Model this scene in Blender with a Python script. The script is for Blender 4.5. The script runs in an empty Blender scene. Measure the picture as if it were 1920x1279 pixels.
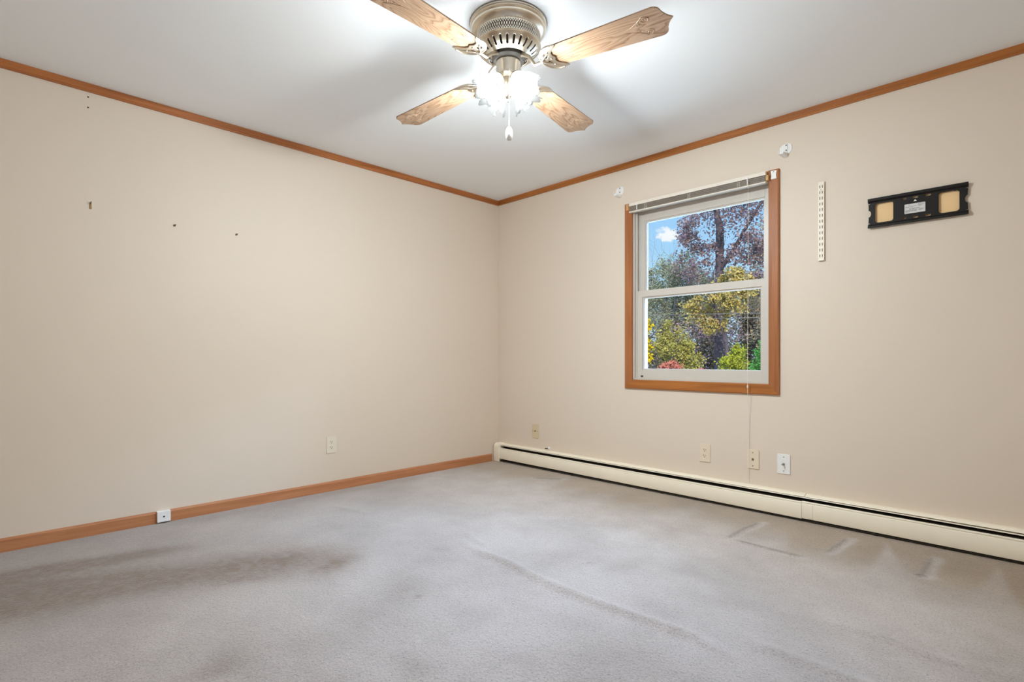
import bpy, bmesh, math, random
import numpy as np
from mathutils import Vector, Matrix, Quaternion

PI = math.pi
SC = bpy.context.scene
COL = SC.collection
random.seed(7)

# ------------------------------------------------------------------ helpers for colour
def lin(r, g, b):
    def f(c):
        c /= 255.0
        return c / 12.92 if c <= 0.04045 else ((c + 0.055) / 1.055) ** 2.4
    return (f(r), f(g), f(b), 1.0)

# ------------------------------------------------------------------ camera
FPX, HORIZON = 1001.2, 671.0
CAM = Vector((3.5976, -3.4290, 0.9466))
YAW = math.radians(44.907)
cam_data = bpy.data.cameras.new('camera')
cam = bpy.data.objects.new('camera', cam_data)
COL.objects.link(cam)
cam.location = CAM
cam.rotation_euler = (PI / 2, 0, YAW)
cam_data.sensor_fit = 'HORIZONTAL'
cam_data.sensor_width = 36.0
cam_data.lens = 36.0 * FPX / 1920.0
cam_data.shift_y = (HORIZON - 639.5) / 1920.0
cam_data.clip_start = 0.02
cam_data.clip_end = 400
SC.camera = cam

# ------------------------------------------------------------------ exposure
SC.view_settings.view_transform = 'Standard'
SC.view_settings.look = 'None'
SC.view_settings.gamma = 1.0
SC.view_settings.use_curve_mapping = False
SC.view_settings.exposure = -0.31
SC.cycles.use_denoising = True
SC.cycles.max_bounces = 10
SC.cycles.diffuse_bounces = 6
SC.cycles.transparent_max_bounces = 16
SC.cycles.sample_clamp_indirect = 6.0
SC.cycles.caustics_reflective = False
SC.cycles.caustics_refractive = False

# ------------------------------------------------------------------ light levels
SKY_LOW = 1.3          # sky near the horizon, as seen through the glass
SKY_HIGH = 48.0         # sky above the visible band, boosted far beyond it to light the room
BULB = 78.0           # watts of light per bulb
SUN = 32.0

# ------------------------------------------------------------------ world: blue autumn sky with one small cloud
world = bpy.data.worlds.new('sky')
SC.world = world
world.use_nodes = True
nt = world.node_tree
nt.nodes.clear()
def N(tree, kind, **kw):
    n = tree.nodes.new(kind)
    for k, v in kw.items():
        setattr(n, k, v)
    return n
def ramp(tree, fac, stops, interp='LINEAR'):
    r = N(tree, 'ShaderNodeValToRGB')
    r.color_ramp.interpolation = interp
    els = r.color_ramp.elements
    while len(els) < len(stops):
        els.new(0.5)
    for e, (p, c) in zip(els, stops):
        e.position = p
        e.color = c if len(c) == 4 else (*c, 1)
    tree.links.new(fac, r.inputs[0])
    return r.outputs[0]
def math_node(tree, op, a, b=None, clamp=False):
    m = N(tree, 'ShaderNodeMath', operation=op, use_clamp=clamp)
    for i, v in enumerate((a, b)):
        if v is None:
            continue
        if isinstance(v, (int, float)):
            m.inputs[i].default_value = v
        else:
            tree.links.new(v, m.inputs[i])
    return m.outputs[0]
def mix_rgb(tree, fac, a, b, blend='MIX'):
    m = N(tree, 'ShaderNodeMix', data_type='RGBA', blend_type=blend)
    for sock, v in ((m.inputs[0], fac), (m.inputs[6], a), (m.inputs[7], b)):
        if isinstance(v, (int, float)):
            sock.default_value = v
        elif isinstance(v, tuple):
            sock.default_value = v
        else:
            tree.links.new(v, sock)
    return m.outputs[2]

w_out = N(nt, 'ShaderNodeOutputWorld')
w_bg = N(nt, 'ShaderNodeBackground')
w_tc = N(nt, 'ShaderNodeTexCoord')
w_sep = N(nt, 'ShaderNodeSeparateXYZ')
nt.links.new(w_tc.outputs['Generated'], w_sep.inputs[0])
sky_col = ramp(nt, w_sep.outputs[2], [(0.0, (0.55, 0.74, 0.98)), (0.16, (0.42, 0.71, 0.98)),
                                      (0.30, (0.30, 0.58, 0.97)), (0.5, (0.45, 0.68, 1.0)), (1.0, (0.45, 0.68, 1.0))])
sky_str = ramp(nt, w_sep.outputs[2], [(0.0, (SKY_LOW / 50,) * 3), (0.31, (SKY_LOW / 50,) * 3),
                                      (0.39, (SKY_HIGH / 50,) * 3), (0.55, (SKY_HIGH / 50 * 0.75,) * 3), (0.8, (SKY_HIGH / 50 * 0.3,) * 3)])
# the cloud
w_sub = N(nt, 'ShaderNodeVectorMath', operation='SUBTRACT')
nt.links.new(w_tc.outputs['Generated'], w_sub.inputs[0])
w_sub.inputs[1].default_value = (-0.4697, 0.8560, 0.2166)
w_scl = N(nt, 'ShaderNodeVectorMath', operation='MULTIPLY')
nt.links.new(w_sub.outputs[0], w_scl.inputs[0])
w_scl.inputs[1].default_value = (44, 44, 74)
w_noise = N(nt, 'ShaderNodeTexNoise')
w_noise.inputs['Scale'].default_value = 60
w_noise.inputs['Detail'].default_value = 6
nt.links.new(w_tc.outputs['Generated'], w_noise.inputs['Vector'])
w_len = N(nt, 'ShaderNodeVectorMath', operation='LENGTH')
nt.links.new(w_scl.outputs[0], w_len.inputs[0])
cl = math_node(nt, 'ADD', w_len.outputs['Value'], math_node(nt, 'MULTIPLY', math_node(nt, 'SUBTRACT', w_noise.outputs[0], 0.5), 2.6))
cloud = ramp(nt, cl, [(0.55, (1, 1, 1)), (1.0, (0, 0, 0))], 'EASE')
sky_mix = mix_rgb(nt, cloud, sky_col, (0.95, 0.97, 1.0, 1))
nt.links.new(sky_mix, w_bg.inputs[0])
nt.links.new(math_node(nt, 'MULTIPLY', sky_str, 50.0), w_bg.inputs[1])
nt.links.new(w_bg.outputs[0], w_out.inputs[0])

# ------------------------------------------------------------------ sun: low autumn sun behind the house, lights the trees
sun_data = bpy.data.lights.new('sun', 'SUN')
sun_data.energy = SUN
sun_data.angle = 0.01
sun_data.color = (1.0, 0.93, 0.82)
sun = bpy.data.objects.new('sun', sun_data)
COL.objects.link(sun)
sun.location = (6, -12, 10)
sun.rotation_euler = Vector((-0.45, 0.75, -0.5)).to_track_quat('-Z', 'Y').to_euler()

# ------------------------------------------------------------------ daylight sampling guide at the window opening
por = bpy.data.lights.new('window_daylight', 'AREA')
por.shape = 'RECTANGLE'
por.size, por.size_y = 0.96, 1.28
por.cycles.is_portal = True
po = bpy.data.objects.new('window_daylight', por)
COL.objects.link(po)
po.location = (1.93, 0.13, 1.43)
po.rotation_euler = (-PI / 2, 0, 0)

# ================================================================== materials
def new_mat(name):
    m = bpy.data.materials.new(name)
    m.use_nodes = True
    t = m.node_tree
    return m, t, t.nodes['Principled BSDF']

def bump(t, bsdf, height, strength=0.2, dist=0.002):
    b = N(t, 'ShaderNodeBump')
    b.inputs['Strength'].default_value = strength
    b.inputs['Distance'].default_value = dist
    t.links.new(height, b.inputs['Height'])
    t.links.new(b.outputs[0], bsdf.inputs['Normal'])

def plain(name, col, rough=0.5, metal=0.0, spec=0.5, noise=0.05, scale=12.0):
    m, t, b = new_mat(name)
    tc = N(t, 'ShaderNodeTexCoord')
    nz = N(t, 'ShaderNodeTexNoise')
    nz.inputs['Scale'].default_value = scale
    nz.inputs['Detail'].default_value = 4
    t.links.new(tc.outputs['Object'], nz.inputs['Vector'])
    lo = tuple(c * (1 - noise) for c in col[:3])
    hi = tuple(min(1, c * (1 + noise)) for c in col[:3])
    t.links.new(ramp(t, nz.outputs[0], [(0.3, lo), (0.7, hi)]), b.inputs['Base Color'])
    b.inputs['Roughness'].default_value = rough
    b.inputs['Metallic'].default_value = metal
    b.inputs['Specular IOR Level'].default_value = spec
    return m

def paint(name, col, rough=0.6, patch=0.03, rough_bump=0.06):
    m, t, b = new_mat(name)
    tc = N(t, 'ShaderNodeTexCoord')
    n1 = N(t, 'ShaderNodeTexNoise')
    n1.inputs['Scale'].default_value = 1.3
    n1.inputs['Detail'].default_value = 5
    n1.inputs['Roughness'].default_value = 0.6
    t.links.new(tc.outputs['Object'], n1.inputs['Vector'])
    c = ramp(t, n1.outputs[0], [(0.3, tuple(x * (1 - patch) for x in col[:3])), (0.7, tuple(min(1, x * (1 + patch)) for x in col[:3]))])
    t.links.new(c, b.inputs['Base Color'])
    b.inputs['Roughness'].default_value = rough
    b.inputs['Specular IOR Level'].default_value = 0.3
    n2 = N(t, 'ShaderNodeTexNoise')
    n2.inputs['Scale'].default_value = 160
    n2.inputs['Detail'].default_value = 3
    t.links.new(tc.outputs['Object'], n2.inputs['Vector'])
    bump(t, b, n2.outputs[0], rough_bump, 0.001)
    return m

def wood(name, dark, light, axis='X', scale=1.0, rough=0.45):
    m, t, b = new_mat(name)
    tc = N(t, 'ShaderNodeTexCoord')
    mp = N(t, 'ShaderNodeMapping')
    s = {'X': (1.2, 22, 22), 'Y': (22, 1.2, 22), 'Z': (22, 22, 1.2)}[axis]
    mp.inputs['Scale'].default_value = tuple(v * scale for v in s)
    t.links.new(tc.outputs['Object'], mp.inputs['Vector'])
    nz = N(t, 'ShaderNodeTexNoise')
    nz.inputs['Scale'].default_value = 1.6
    nz.inputs['Detail'].default_value = 6
    nz.inputs['Distortion'].default_value = 0.6
    t.links.new(mp.outputs[0], nz.inputs['Vector'])
    t.links.new(ramp(t, nz.outputs[0], [(0.28, dark[:3]), (0.72, light[:3])]), b.inputs['Base Color'])
    b.inputs['Roughness'].default_value = rough
    b.inputs['Specular IOR Level'].default_value = 0.35
    bump(t, b, nz.outputs[0], 0.08, 0.001)
    return m

def blade_wood():
    m, t, b = new_mat('oak_blade')
    tc = N(t, 'ShaderNodeTexCoord')
    oi = N(t, 'ShaderNodeObjectInfo')
    mp = N(t, 'ShaderNodeMapping')
    mp.inputs['Scale'].default_value = (1.0, 7.0, 7.0)
    t.links.new(tc.outputs['Object'], mp.inputs['Vector'])
    off = N(t, 'ShaderNodeCombineXYZ')
    t.links.new(math_node(t, 'MULTIPLY', oi.outputs['Random'], 6.0), off.inputs[0])
    t.links.new(math_node(t, 'MULTIPLY', oi.outputs['Random'], 11.0), off.inputs[2])
    t.links.new(off.outputs[0], mp.inputs['Location'])
    nz = N(t, 'ShaderNodeTexNoise')
    nz.inputs['Scale'].default_value = 2.1
    nz.inputs['Detail'].default_value = 1.5
    nz.inputs['Distortion'].default_value = 0.35
    t.links.new(mp.outputs[0], nz.inputs['Vector'])
    rings = math_node(t, 'FRACT', math_node(t, 'MULTIPLY', nz.outputs[0], 17.0))
    c = ramp(t, rings, [(0.0, lin(136, 102, 76)), (0.14, lin(160, 126, 98)), (0.5, lin(182, 152, 126)), (0.9, lin(178, 146, 118)), (1.0, lin(136, 102, 76))])
    fine = N(t, 'ShaderNodeTexNoise')
    fine.inputs['Scale'].default_value = 3
    fine.inputs['Detail'].default_value = 4
    mp2 = N(t, 'ShaderNodeMapping')
    mp2.inputs['Scale'].default_value = (3, 160, 10)
    t.links.new(tc.outputs['Object'], mp2.inputs['Vector'])
    t.links.new(mp2.outputs[0], fine.inputs['Vector'])
    f = ramp(t, fine.outputs[0], [(0.35, (0.78, 0.76, 0.74)), (0.65, (1, 1, 1))])
    t.links.new(mix_rgb(t, 1.0, c, f, 'MULTIPLY'), b.inputs['Base Color'])
    b.inputs['Roughness'].default_value = 0.42
    return m

def metal(name, col, rough=0.3):
    m, t, b = new_mat(name)
    tc = N(t, 'ShaderNodeTexCoord')
    nz = N(t, 'ShaderNodeTexNoise')
    nz.inputs['Scale'].default_value = 60
    t.links.new(tc.outputs['Object'], nz.inputs['Vector'])
    b.inputs['Base Color'].default_value = col
    b.inputs['Metallic'].default_value = 1.0
    t.links.new(ramp(t, nz.outputs[0], [(0.3, (rough * 0.97,) * 3), (0.7, (rough * 1.03,) * 3)]), b.inputs['Roughness'])
    return m

def carpet_mat():
    m, t, b = new_mat('carpet')
    tc = N(t, 'ShaderNodeTexCoord')
    wear = N(t, 'ShaderNodeAttribute', attribute_name='wear')
    painted_light = N(t, 'ShaderNodeAttribute', attribute_name='painted_light')
    grey = N(t, 'ShaderNodeAttribute', attribute_name='soil_and_edges')
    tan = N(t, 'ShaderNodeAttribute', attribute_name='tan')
    base = mix_rgb(t, painted_light.outputs['Fac'], lin(150, 141, 140), lin(204, 198, 198))
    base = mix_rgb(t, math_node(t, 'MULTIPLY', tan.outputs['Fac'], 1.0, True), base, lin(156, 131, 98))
    big = N(t, 'ShaderNodeTexNoise')
    big.inputs['Scale'].default_value = 2.4
    big.inputs['Detail'].default_value = 7
    big.inputs['Roughness'].default_value = 0.68
    t.links.new(tc.outputs['Object'], big.inputs['Vector'])
    bigc = ramp(t, big.outputs[0], [(0.30, (0.76, 0.74, 0.725)), (0.60, (1.05, 1.05, 1.06))])
    base = mix_rgb(t, 1.0, base, bigc, 'MULTIPLY')
    mid = N(t, 'ShaderNodeTexNoise')
    mid.inputs['Scale'].default_value = 22
    mid.inputs['Detail'].default_value = 5
    mid.inputs['Roughness'].default_value = 0.7
    t.links.new(tc.outputs['Object'], mid.inputs['Vector'])
    wf = math_node(t, 'MULTIPLY', wear.outputs['Fac'], ramp(t, mid.outputs[0], [(0.25, (0.55,) * 3), (0.7, (1.15,) * 3)]), True)
    base = mix_rgb(t, wf, base, lin(104, 74, 44))
    gf = math_node(t, 'MULTIPLY', grey.outputs['Fac'], ramp(t, mid.outputs[0], [(0.25, (0.5,) * 3), (0.7, (1.15,) * 3)]), True)
    base = mix_rgb(t, gf, base, lin(112, 100, 88))
    # tufts
    tuft = N(t, 'ShaderNodeTexNoise')
    tuft.inputs['Scale'].default_value = 170
    tuft.inputs['Detail'].default_value = 3
    tuft.inputs['Roughness'].default_value = 0.65
    tuft.inputs['Distortion'].default_value = 0.8
    t.links.new(tc.outputs['Object'], tuft.inputs['Vector'])
    tc_ = ramp(t, tuft.outputs[0], [(0.32, (0.50, 0.48, 0.46)), (0.45, (0.90, 0.90, 0.90)), (0.68, (1.12, 1.12, 1.12))])
    base = mix_rgb(t, 1.0, base, tc_, 'MULTIPLY')
    t.links.new(base, b.inputs['Base Color'])
    b.inputs['Roughness'].default_value = 0.95
    b.inputs['Specular IOR Level'].default_value = 0.1
    b.inputs['Sheen Weight'].default_value = 0.45
    b.inputs['Sheen Roughness'].default_value = 0.6
    t2 = N(t, 'ShaderNodeTexNoise')
    t2.inputs['Scale'].default_value = 70
    t2.inputs['Detail'].default_value = 3
    t.links.new(tc.outputs['Object'], t2.inputs['Vector'])
    bump(t, b, math_node(t, 'ADD', tuft.outputs[0], t2.outputs[0]), 0.75, 0.007)
    return m

def glass_pane():
    m, t, b = new_mat('window_glass')
    t.nodes.remove(b)
    tr = N(t, 'ShaderNodeBsdfTransparent')
    tr.inputs[0].default_value = (0.97, 0.985, 0.98, 1)
    gl = N(t, 'ShaderNodeBsdfGlossy')
    gl.inputs['Roughness'].default_value = 0.02
    fr = N(t, 'ShaderNodeFresnel')
    fr.inputs[0].default_value = 1.3
    mx = N(t, 'ShaderNodeMixShader')
    t.links.new(fr.outputs[0], mx.inputs[0])
    t.links.new(tr.outputs[0], mx.inputs[1])
    t.links.new(gl.outputs[0], mx.inputs[2])
    t.links.new(mx.outputs[0], t.nodes['Material Output'].inputs[0])
    return m

def frosted():
    m, t, b = new_mat('frosted_glass')
    t.nodes.remove(b)
    tr = N(t, 'ShaderNodeBsdfTransparent')
    tl = N(t, 'ShaderNodeBsdfTranslucent')
    tl.inputs[0].default_value = (0.013, 0.0129, 0.0127, 1)
    df = N(t, 'ShaderNodeBsdfDiffuse')
    df.inputs[0].default_value = (0.012, 0.012, 0.0118, 1)
    m0 = N(t, 'ShaderNodeMixShader')
    m0.inputs[0].default_value = 0.5
    t.links.new(tl.outputs[0], m0.inputs[1])
    t.links.new(df.outputs[0], m0.inputs[2])
    gl = N(t, 'ShaderNodeBsdfGlossy')
    gl.inputs['Roughness'].default_value = 0.25
    gl.inputs[0].default_value = (0.8, 0.8, 0.8, 1)
    m1 = N(t, 'ShaderNodeMixShader')
    m1.inputs[0].default_value = 0.955
    t.links.new(tr.outputs[0], m1.inputs[1])
    t.links.new(m0.outputs[0], m1.inputs[2])
    m2 = N(t, 'ShaderNodeMixShader')
    m2.inputs[0].default_value = 0.04
    t.links.new(m1.outputs[0], m2.inputs[1])
    t.links.new(gl.outputs[0], m2.inputs[2])
    t.links.new(m2.outputs[0], t.nodes['Material Output'].inputs[0])
    return m

def bulb_glass():
    m, t, b = new_mat('bulb_glow')
    t.nodes.remove(b)
    tr = N(t, 'ShaderNodeBsdfTransparent')
    e = N(t, 'ShaderNodeEmission')
    e.inputs[0].default_value = (1.0, 0.985, 0.96, 1)
    e.inputs[1].default_value = 6.0
    mx = N(t, 'ShaderNodeMixShader')
    mx.inputs[0].default_value = 0.4
    t.links.new(tr.outputs[0], mx.inputs[1])
    t.links.new(e.outputs[0], mx.inputs[2])
    t.links.new(mx.outputs[0], t.nodes['Material Output'].inputs[0])
    return m

def emitter(name, col, strength):
    m, t, b = new_mat(name)
    t.nodes.remove(b)
    e = N(t, 'ShaderNodeEmission')
    e.inputs[0].default_value = col
    e.inputs[1].default_value = strength
    t.links.new(e.outputs[0], t.nodes['Material Output'].inputs[0])
    return m

LEAF = 0.165                                          # leaf reflectance under the boosted high sky
def leaf_mat(name, cols, trans=0.35):
    m, t, b = new_mat(name)
    t.nodes.remove(b)
    g = N(t, 'ShaderNodeNewGeometry')
    cols = [tuple(x * LEAF for x in c[:3]) for c in cols]
    stops = [(i / max(1, len(cols) - 1), c) for i, c in enumerate(cols)]
    c = ramp(t, g.outputs['Random Per Island'], stops)
    d = N(t, 'ShaderNodeBsdfDiffuse')
    tl = N(t, 'ShaderNodeBsdfTranslucent')
    t.links.new(c, d.inputs[0])
    t.links.new(c, tl.inputs[0])
    mx = N(t, 'ShaderNodeMixShader')
    mx.inputs[0].default_value = trans
    t.links.new(d.outputs[0], mx.inputs[1])
    t.links.new(tl.outputs[0], mx.inputs[2])
    t.links.new(mx.outputs[0], t.nodes['Material Output'].inputs[0])
    return m

M_WALL = paint('cream_wall_paint', lin(224, 211, 196), 0.5, 0.012, 0.05)
M_CEIL = paint('white_ceiling_paint', lin(240, 243, 246), 0.8, 0.01, 0.08)
M_TRIM_X = wood('stained_trim_x', lin(148, 88, 38), lin(182, 114, 54), 'X')
M_TRIM_Y = wood('stained_trim_y', lin(150, 88, 44), lin(186, 116, 64), 'Y')
M_TRIM_Z = wood('stained_trim_z', lin(150, 90, 50), lin(176, 114, 70), 'Z')
M_BASE = wood('stained_baseboard', lin(170, 110, 72), lin(198, 138, 98), 'Y')
M_CARPET = carpet_mat()
M_VINYL = plain('white_vinyl', lin(206, 200, 192), 0.35, noise=0.01)
M_HEAT = plain('almond_enamel', lin(246, 238, 220), 0.35, noise=0.015)
M_DARK = plain('dark_recess', lin(46, 38, 28), 0.7, noise=0.1)
M_BLACK = plain('black_powder_coat', lin(26, 23, 21), 0.5, spec=0.25, noise=0.12)
M_WHITE = plain('white_plastic', lin(240, 240, 240), 0.35, noise=0.01)
M_IVORY = plain('ivory_plastic', lin(230, 215, 194), 0.35, noise=0.01)
M_GREYED = plain('light_almond_plastic', lin(230, 221, 206), 0.4, noise=0.01)
M_CREAM = plain('cream_enamel', lin(240, 230, 214), 0.4, noise=0.01)
M_ALMOND = plain('almond_plastic', lin(218, 200, 166), 0.4, noise=0.01)
M_HOLE = plain('socket_dark', lin(40, 32, 26), 0.6)
M_STEEL = metal('steel_screw', lin(160, 155, 145), 0.35)
M_BRASSY = metal('dull_brass', lin(150, 120, 80), 0.4)
M_NICKEL = metal('antique_nickel', lin(222, 212, 196), 0.30)
M_NICKEL_D = metal('motor_metal', lin(112, 102, 90), 0.40)
M_HUB = plain('dark_hub_steel', lin(70, 64, 58), 0.45, spec=0.6)
M_BLADE = blade_wood()
M_INLAY = plain('blade_scroll_print', lin(176, 152, 126), 0.5)
M_SHADE = frosted()
M_BULB = bulb_glass()
M_GLASS = glass_pane()
M_SLAT = plain('taupe_slat', lin(150, 138, 126), 0.5)
M_RAIL = plain('blind_rail_enamel', lin(230, 222, 210), 0.4, noise=0.01)
M_PAPER = plain('silver_label', lin(214, 214, 212), 0.45)
M_INK = plain('label_ink', lin(60, 60, 62), 0.7)
M_OCHRE = plain('old_ochre_wall_paint', lin(240, 204, 152), 0.6, noise=0.01)
M_PUTTY = plain('bare_plaster', lin(226, 218, 206), 0.8)
M_CORD = plain('white_cord', lin(226, 220, 210), 0.8)
M_BARE = plain('bare_wood', lin(198, 156, 106), 0.7)

# ================================================================== mesh helpers
def tag(o, label=None, cat=None, group=None, kind=None):
    if label: o['label'] = label
    if cat: o['category'] = cat
    if group: o['group'] = group
    if kind: o['kind'] = kind
    return o

def empty(name, loc, rz=0.0):
    o = bpy.data.objects.new(name, None)
    o.empty_display_size = 0.05
    COL.objects.link(o)
    o.location = loc
    o.rotation_euler = (0, 0, rz)
    return o

class MB:
    def __init__(self):
        self.v, self.f = [], []
    def add(self, vs, fs):
        n = len(self.v)
        self.v += [tuple(p) for p in vs]
        self.f += [tuple(i + n for i in f) for f in fs]
        return self
    def box(self, a, b):
        x0, y0, z0 = (min(a[i], b[i]) for i in range(3))
        x1, y1, z1 = (max(a[i], b[i]) for i in range(3))
        return self.add([(x0, y0, z0), (x1, y0, z0), (x1, y1, z0), (x0, y1, z0), (x0, y0, z1), (x1, y0, z1), (x1, y1, z1), (x0, y1, z1)],
                        [(0, 3, 2, 1), (4, 5, 6, 7), (0, 1, 5, 4), (1, 2, 6, 5), (2, 3, 7, 6), (3, 0, 4, 7)])
    def lathe(self, prof, n=32, mat=None):
        # prof: list of (r, z); axis local Z
        vs, fs = [], []
        k = len(prof)
        for i in range(n):
            a = 2 * PI * i / n
            for r, z in prof:
                vs.append((r * math.cos(a), r * math.sin(a), z))
        for i in range(n):
            j = (i + 1) % n
            for q in range(k - 1):
                fs.append((i * k + q, j * k + q, j * k + q + 1, i * k + q + 1))
        if mat is not None:
            vs = [tuple(mat @ Vector(p)) for p in vs]
        return self.add(vs, fs)
    def tube(self, pts, rad, n=8, cap=True):
        pts = [Vector(p) for p in pts]
        rads = rad if isinstance(rad, (list, tuple)) else [rad] * len(pts)
        vs, fs = [], []
        ref = None
        for i, p in enumerate(pts):
            d = (pts[min(i + 1, len(pts) - 1)] - pts[max(i - 1, 0)]).normalized()
            if ref is None:
                ref = d.orthogonal().normalized()
            ref = (ref - d * ref.dot(d))
            ref = ref.normalized() if ref.length > 1e-6 else d.orthogonal().normalized()
            w = d.cross(ref)
            for q in range(n):
                a = 2 * PI * q / n
                vs.append(p + (ref * math.cos(a) + w * math.sin(a)) * rads[i])
        for i in range(len(pts) - 1):
            for q in range(n):
                r = (q + 1) % n
                fs.append((i * n + q, i * n + r, (i + 1) * n + r, (i + 1) * n + q))
        if cap:
            fs.append(tuple(range(n))[::-1])
            fs.append(tuple((len(pts) - 1) * n + q for q in range(n)))
        return self.add(vs, fs)
    def sweep_x(self, prof, x0, x1, shear=None):
        # closed profile [(y, z)] extruded along x; shear(x) gives z offset
        sh = shear or (lambda x: 0.0)
        k = len(prof)
        vs = [(x0, y, z + sh(x0)) for y, z in prof] + [(x1, y, z + sh(x1)) for y, z in prof]
        fs = [(i, (i + 1) % k, k + (i + 1) % k, k + i) for i in range(k)]
        fs += [tuple(range(k))[::-1], tuple(range(k, 2 * k))]
        return self.add(vs, fs)
    def ball(self, c, r, seg=12, rings=8, sz=1.0):
        prof = [(max(1e-5, r * math.sin(PI * i / rings)), -r * sz * math.cos(PI * i / rings)) for i in range(rings + 1)]
        return self.lathe(prof, seg, Matrix.Translation(c))
    def build(self, name, mat, parent=None, loc=None, smooth=None, bevel=0.0, solid=0.0, mats=None):
        me = bpy.data.meshes.new(name)
        me.from_pydata(self.v, [], self.f)
        me.materials.append(mat)
        bm = bmesh.new()
        bm.from_mesh(me)
        bmesh.ops.remove_doubles(bm, verts=bm.verts, dist=1e-6)
        bmesh.ops.recalc_face_normals(bm, faces=bm.faces)
        bm.to_mesh(me)
        bm.free()
        if smooth:
            me.shade_smooth()
            me.set_sharp_from_angle(angle=math.radians(smooth))
        o = bpy.data.objects.new(name, me)
        COL.objects.link(o)
        if parent: o.parent = parent
        if loc: o.location = loc
        if solid:
            s = o.modifiers.new('thickness', 'SOLIDIFY')
            s.thickness = solid
            s.offset = 0
        if bevel:
            b = o.modifiers.new('soft_edges', 'BEVEL')
            b.width = bevel
            b.segments = 2
            b.limit_method = 'ANGLE'
            b.angle_limit = math.radians(40)
        return o

def flat_plate(name, outer, holes, thick, mat, parent=None, loc=(0, 0, 0), rot=(0, 0, 0), bevel=0.0):
    """A sheet cut from 2D outlines (local XY, thickness along Z) with real holes."""
    cu = bpy.data.curves.new(name, 'CURVE')
    cu.dimensions = '2D'
    cu.fill_mode = 'BOTH'
    cu.extrude = thick / 2
    cu.bevel_depth = bevel
    for poly in [outer] + list(holes):
        sp = cu.splines.new('POLY')
        sp.points.add(len(poly) - 1)
        for p, (x, y) in zip(sp.points, poly):
            p.co = (x, y, 0, 1)
        sp.use_cyclic_u = True
    tmp = bpy.data.objects.new('tmp', cu)
    COL.objects.link(tmp)
    dg = bpy.context.evaluated_depsgraph_get()
    me = bpy.data.meshes.new_from_object(tmp.evaluated_get(dg))
    bpy.data.objects.remove(tmp)
    bpy.data.curves.remove(cu)
    me.materials.clear()
    me.materials.append(mat)
    me.name = name
    o = bpy.data.objects.new(name, me)
    COL.objects.link(o)
    if parent: o.parent = parent
    o.location = loc
    o.rotation_euler = rot
    return o

def lettering(name, txt, size, mat, parent, loc, rot, ext=0.0002, align='LEFT'):
    cu = bpy.data.curves.new(name, 'FONT')
    cu.body = txt
    cu.size = size
    cu.extrude = ext
    cu.align_x = align
    cu.offset = size * 0.012
    tmp = bpy.data.objects.new('tmp', cu)
    COL.objects.link(tmp)
    dg = bpy.context.evaluated_depsgraph_get()
    me = bpy.data.meshes.new_from_object(tmp.evaluated_get(dg))
    bpy.data.objects.remove(tmp)
    bpy.data.curves.remove(cu)
    me.materials.clear()
    me.materials.append(mat)
    o = bpy.data.objects.new(name, me)
    COL.objects.link(o)
    o.parent = parent
    o.location = loc
    o.rotation_euler = rot
    return o

def rrect(x0, y0, x1, y1, r, n=5):
    pts = []
    for cx, cy, a0 in ((x1 - r, y1 - r, 0), (x0 + r, y1 - r, 90), (x0 + r, y0 + r, 180), (x1 - r, y0 + r, 270)):
        for i in range(n + 1):
            a = math.radians(a0 + 90 * i / n)
            pts.append((cx + r * math.cos(a), cy + r * math.sin(a)))
    return pts

# ================================================================== room shell
RX, RY, RH = 4.30, -4.10, 2.40
WT = 0.16
OX0, OX1, OZ0, OZ1 = 1.450, 2.410, 0.785, 2.075     # window opening

# carpet: a real grid so the wrinkles, dents and worn lanes are where they lie on the floor
GX, GY = 431, 411
xs = np.linspace(0, RX, GX)
ys = np.linspace(RY, 0, GY)
XX, YY = np.meshgrid(xs, ys)
def poly_dist(pts):
    d = np.full(XX.shape, 9.0)
    tt = np.zeros(XX.shape)
    side = np.zeros(XX.shape)
    L = len(pts) - 1
    for i in range(L):
        ax, ay = pts[i]; bx, by = pts[i + 1]
        vx, vy = bx - ax, by - ay
        t = np.clip(((XX - ax) * vx + (YY - ay) * vy) / (vx * vx + vy * vy), 0, 1)
        px, py = XX - ax - t * vx, YY - ay - t * vy
        dd = np.hypot(px, py)
        m = dd < d
        d = np.where(m, dd, d)
        tt = np.where(m, (i + t) / L, tt)
        side = np.where(m, np.sign(vx * py - vy * px) * dd, side)
    return d, tt, side
HT = np.zeros(XX.shape)
WEAR = np.zeros(XX.shape)
SOIL_AND_EDGES = np.zeros(XX.shape)
PAINTED_LIGHT = np.ones(XX.shape) * 0.97
def ridge(pts, h, w):
    d, t, s = poly_dist(pts)
    taper = np.clip(np.minimum(t, 1 - t) * 6, 0, 1)
    return h * np.exp(-(d / w) ** 2) * taper
# wrinkles running across the middle of the carpet
HT += ridge([(1.43, -1.65), (1.65, -1.70), (1.84, -1.70), (2.04, -1.73), (2.2, -1.74), (2.38, -1.74), (2.52, -1.73), (2.64, -1.72), (2.76, -1.71), (2.95, -1.76)], 0.017, 0.027)
HT += ridge([(2.90, -1.61), (2.98, -1.61), (3.09, -1.61), (3.2, -1.61), (3.4, -1.63)], 0.010, 0.028)
HT += ridge([(3.0, -1.27), (3.2, -1.27), (3.31, -1.29), (3.4, -1.29), (3.6, -1.23)], 0.008, 0.028)
HT += ridge([(1.37, -1.55), (1.5, -1.60), (1.62, -1.62)], 0.006, 0.02)
HT += ridge([(0.36, -1.83), (0.60, -1.77), (0.73, -1.74)], 0.006, 0.025)
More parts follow.
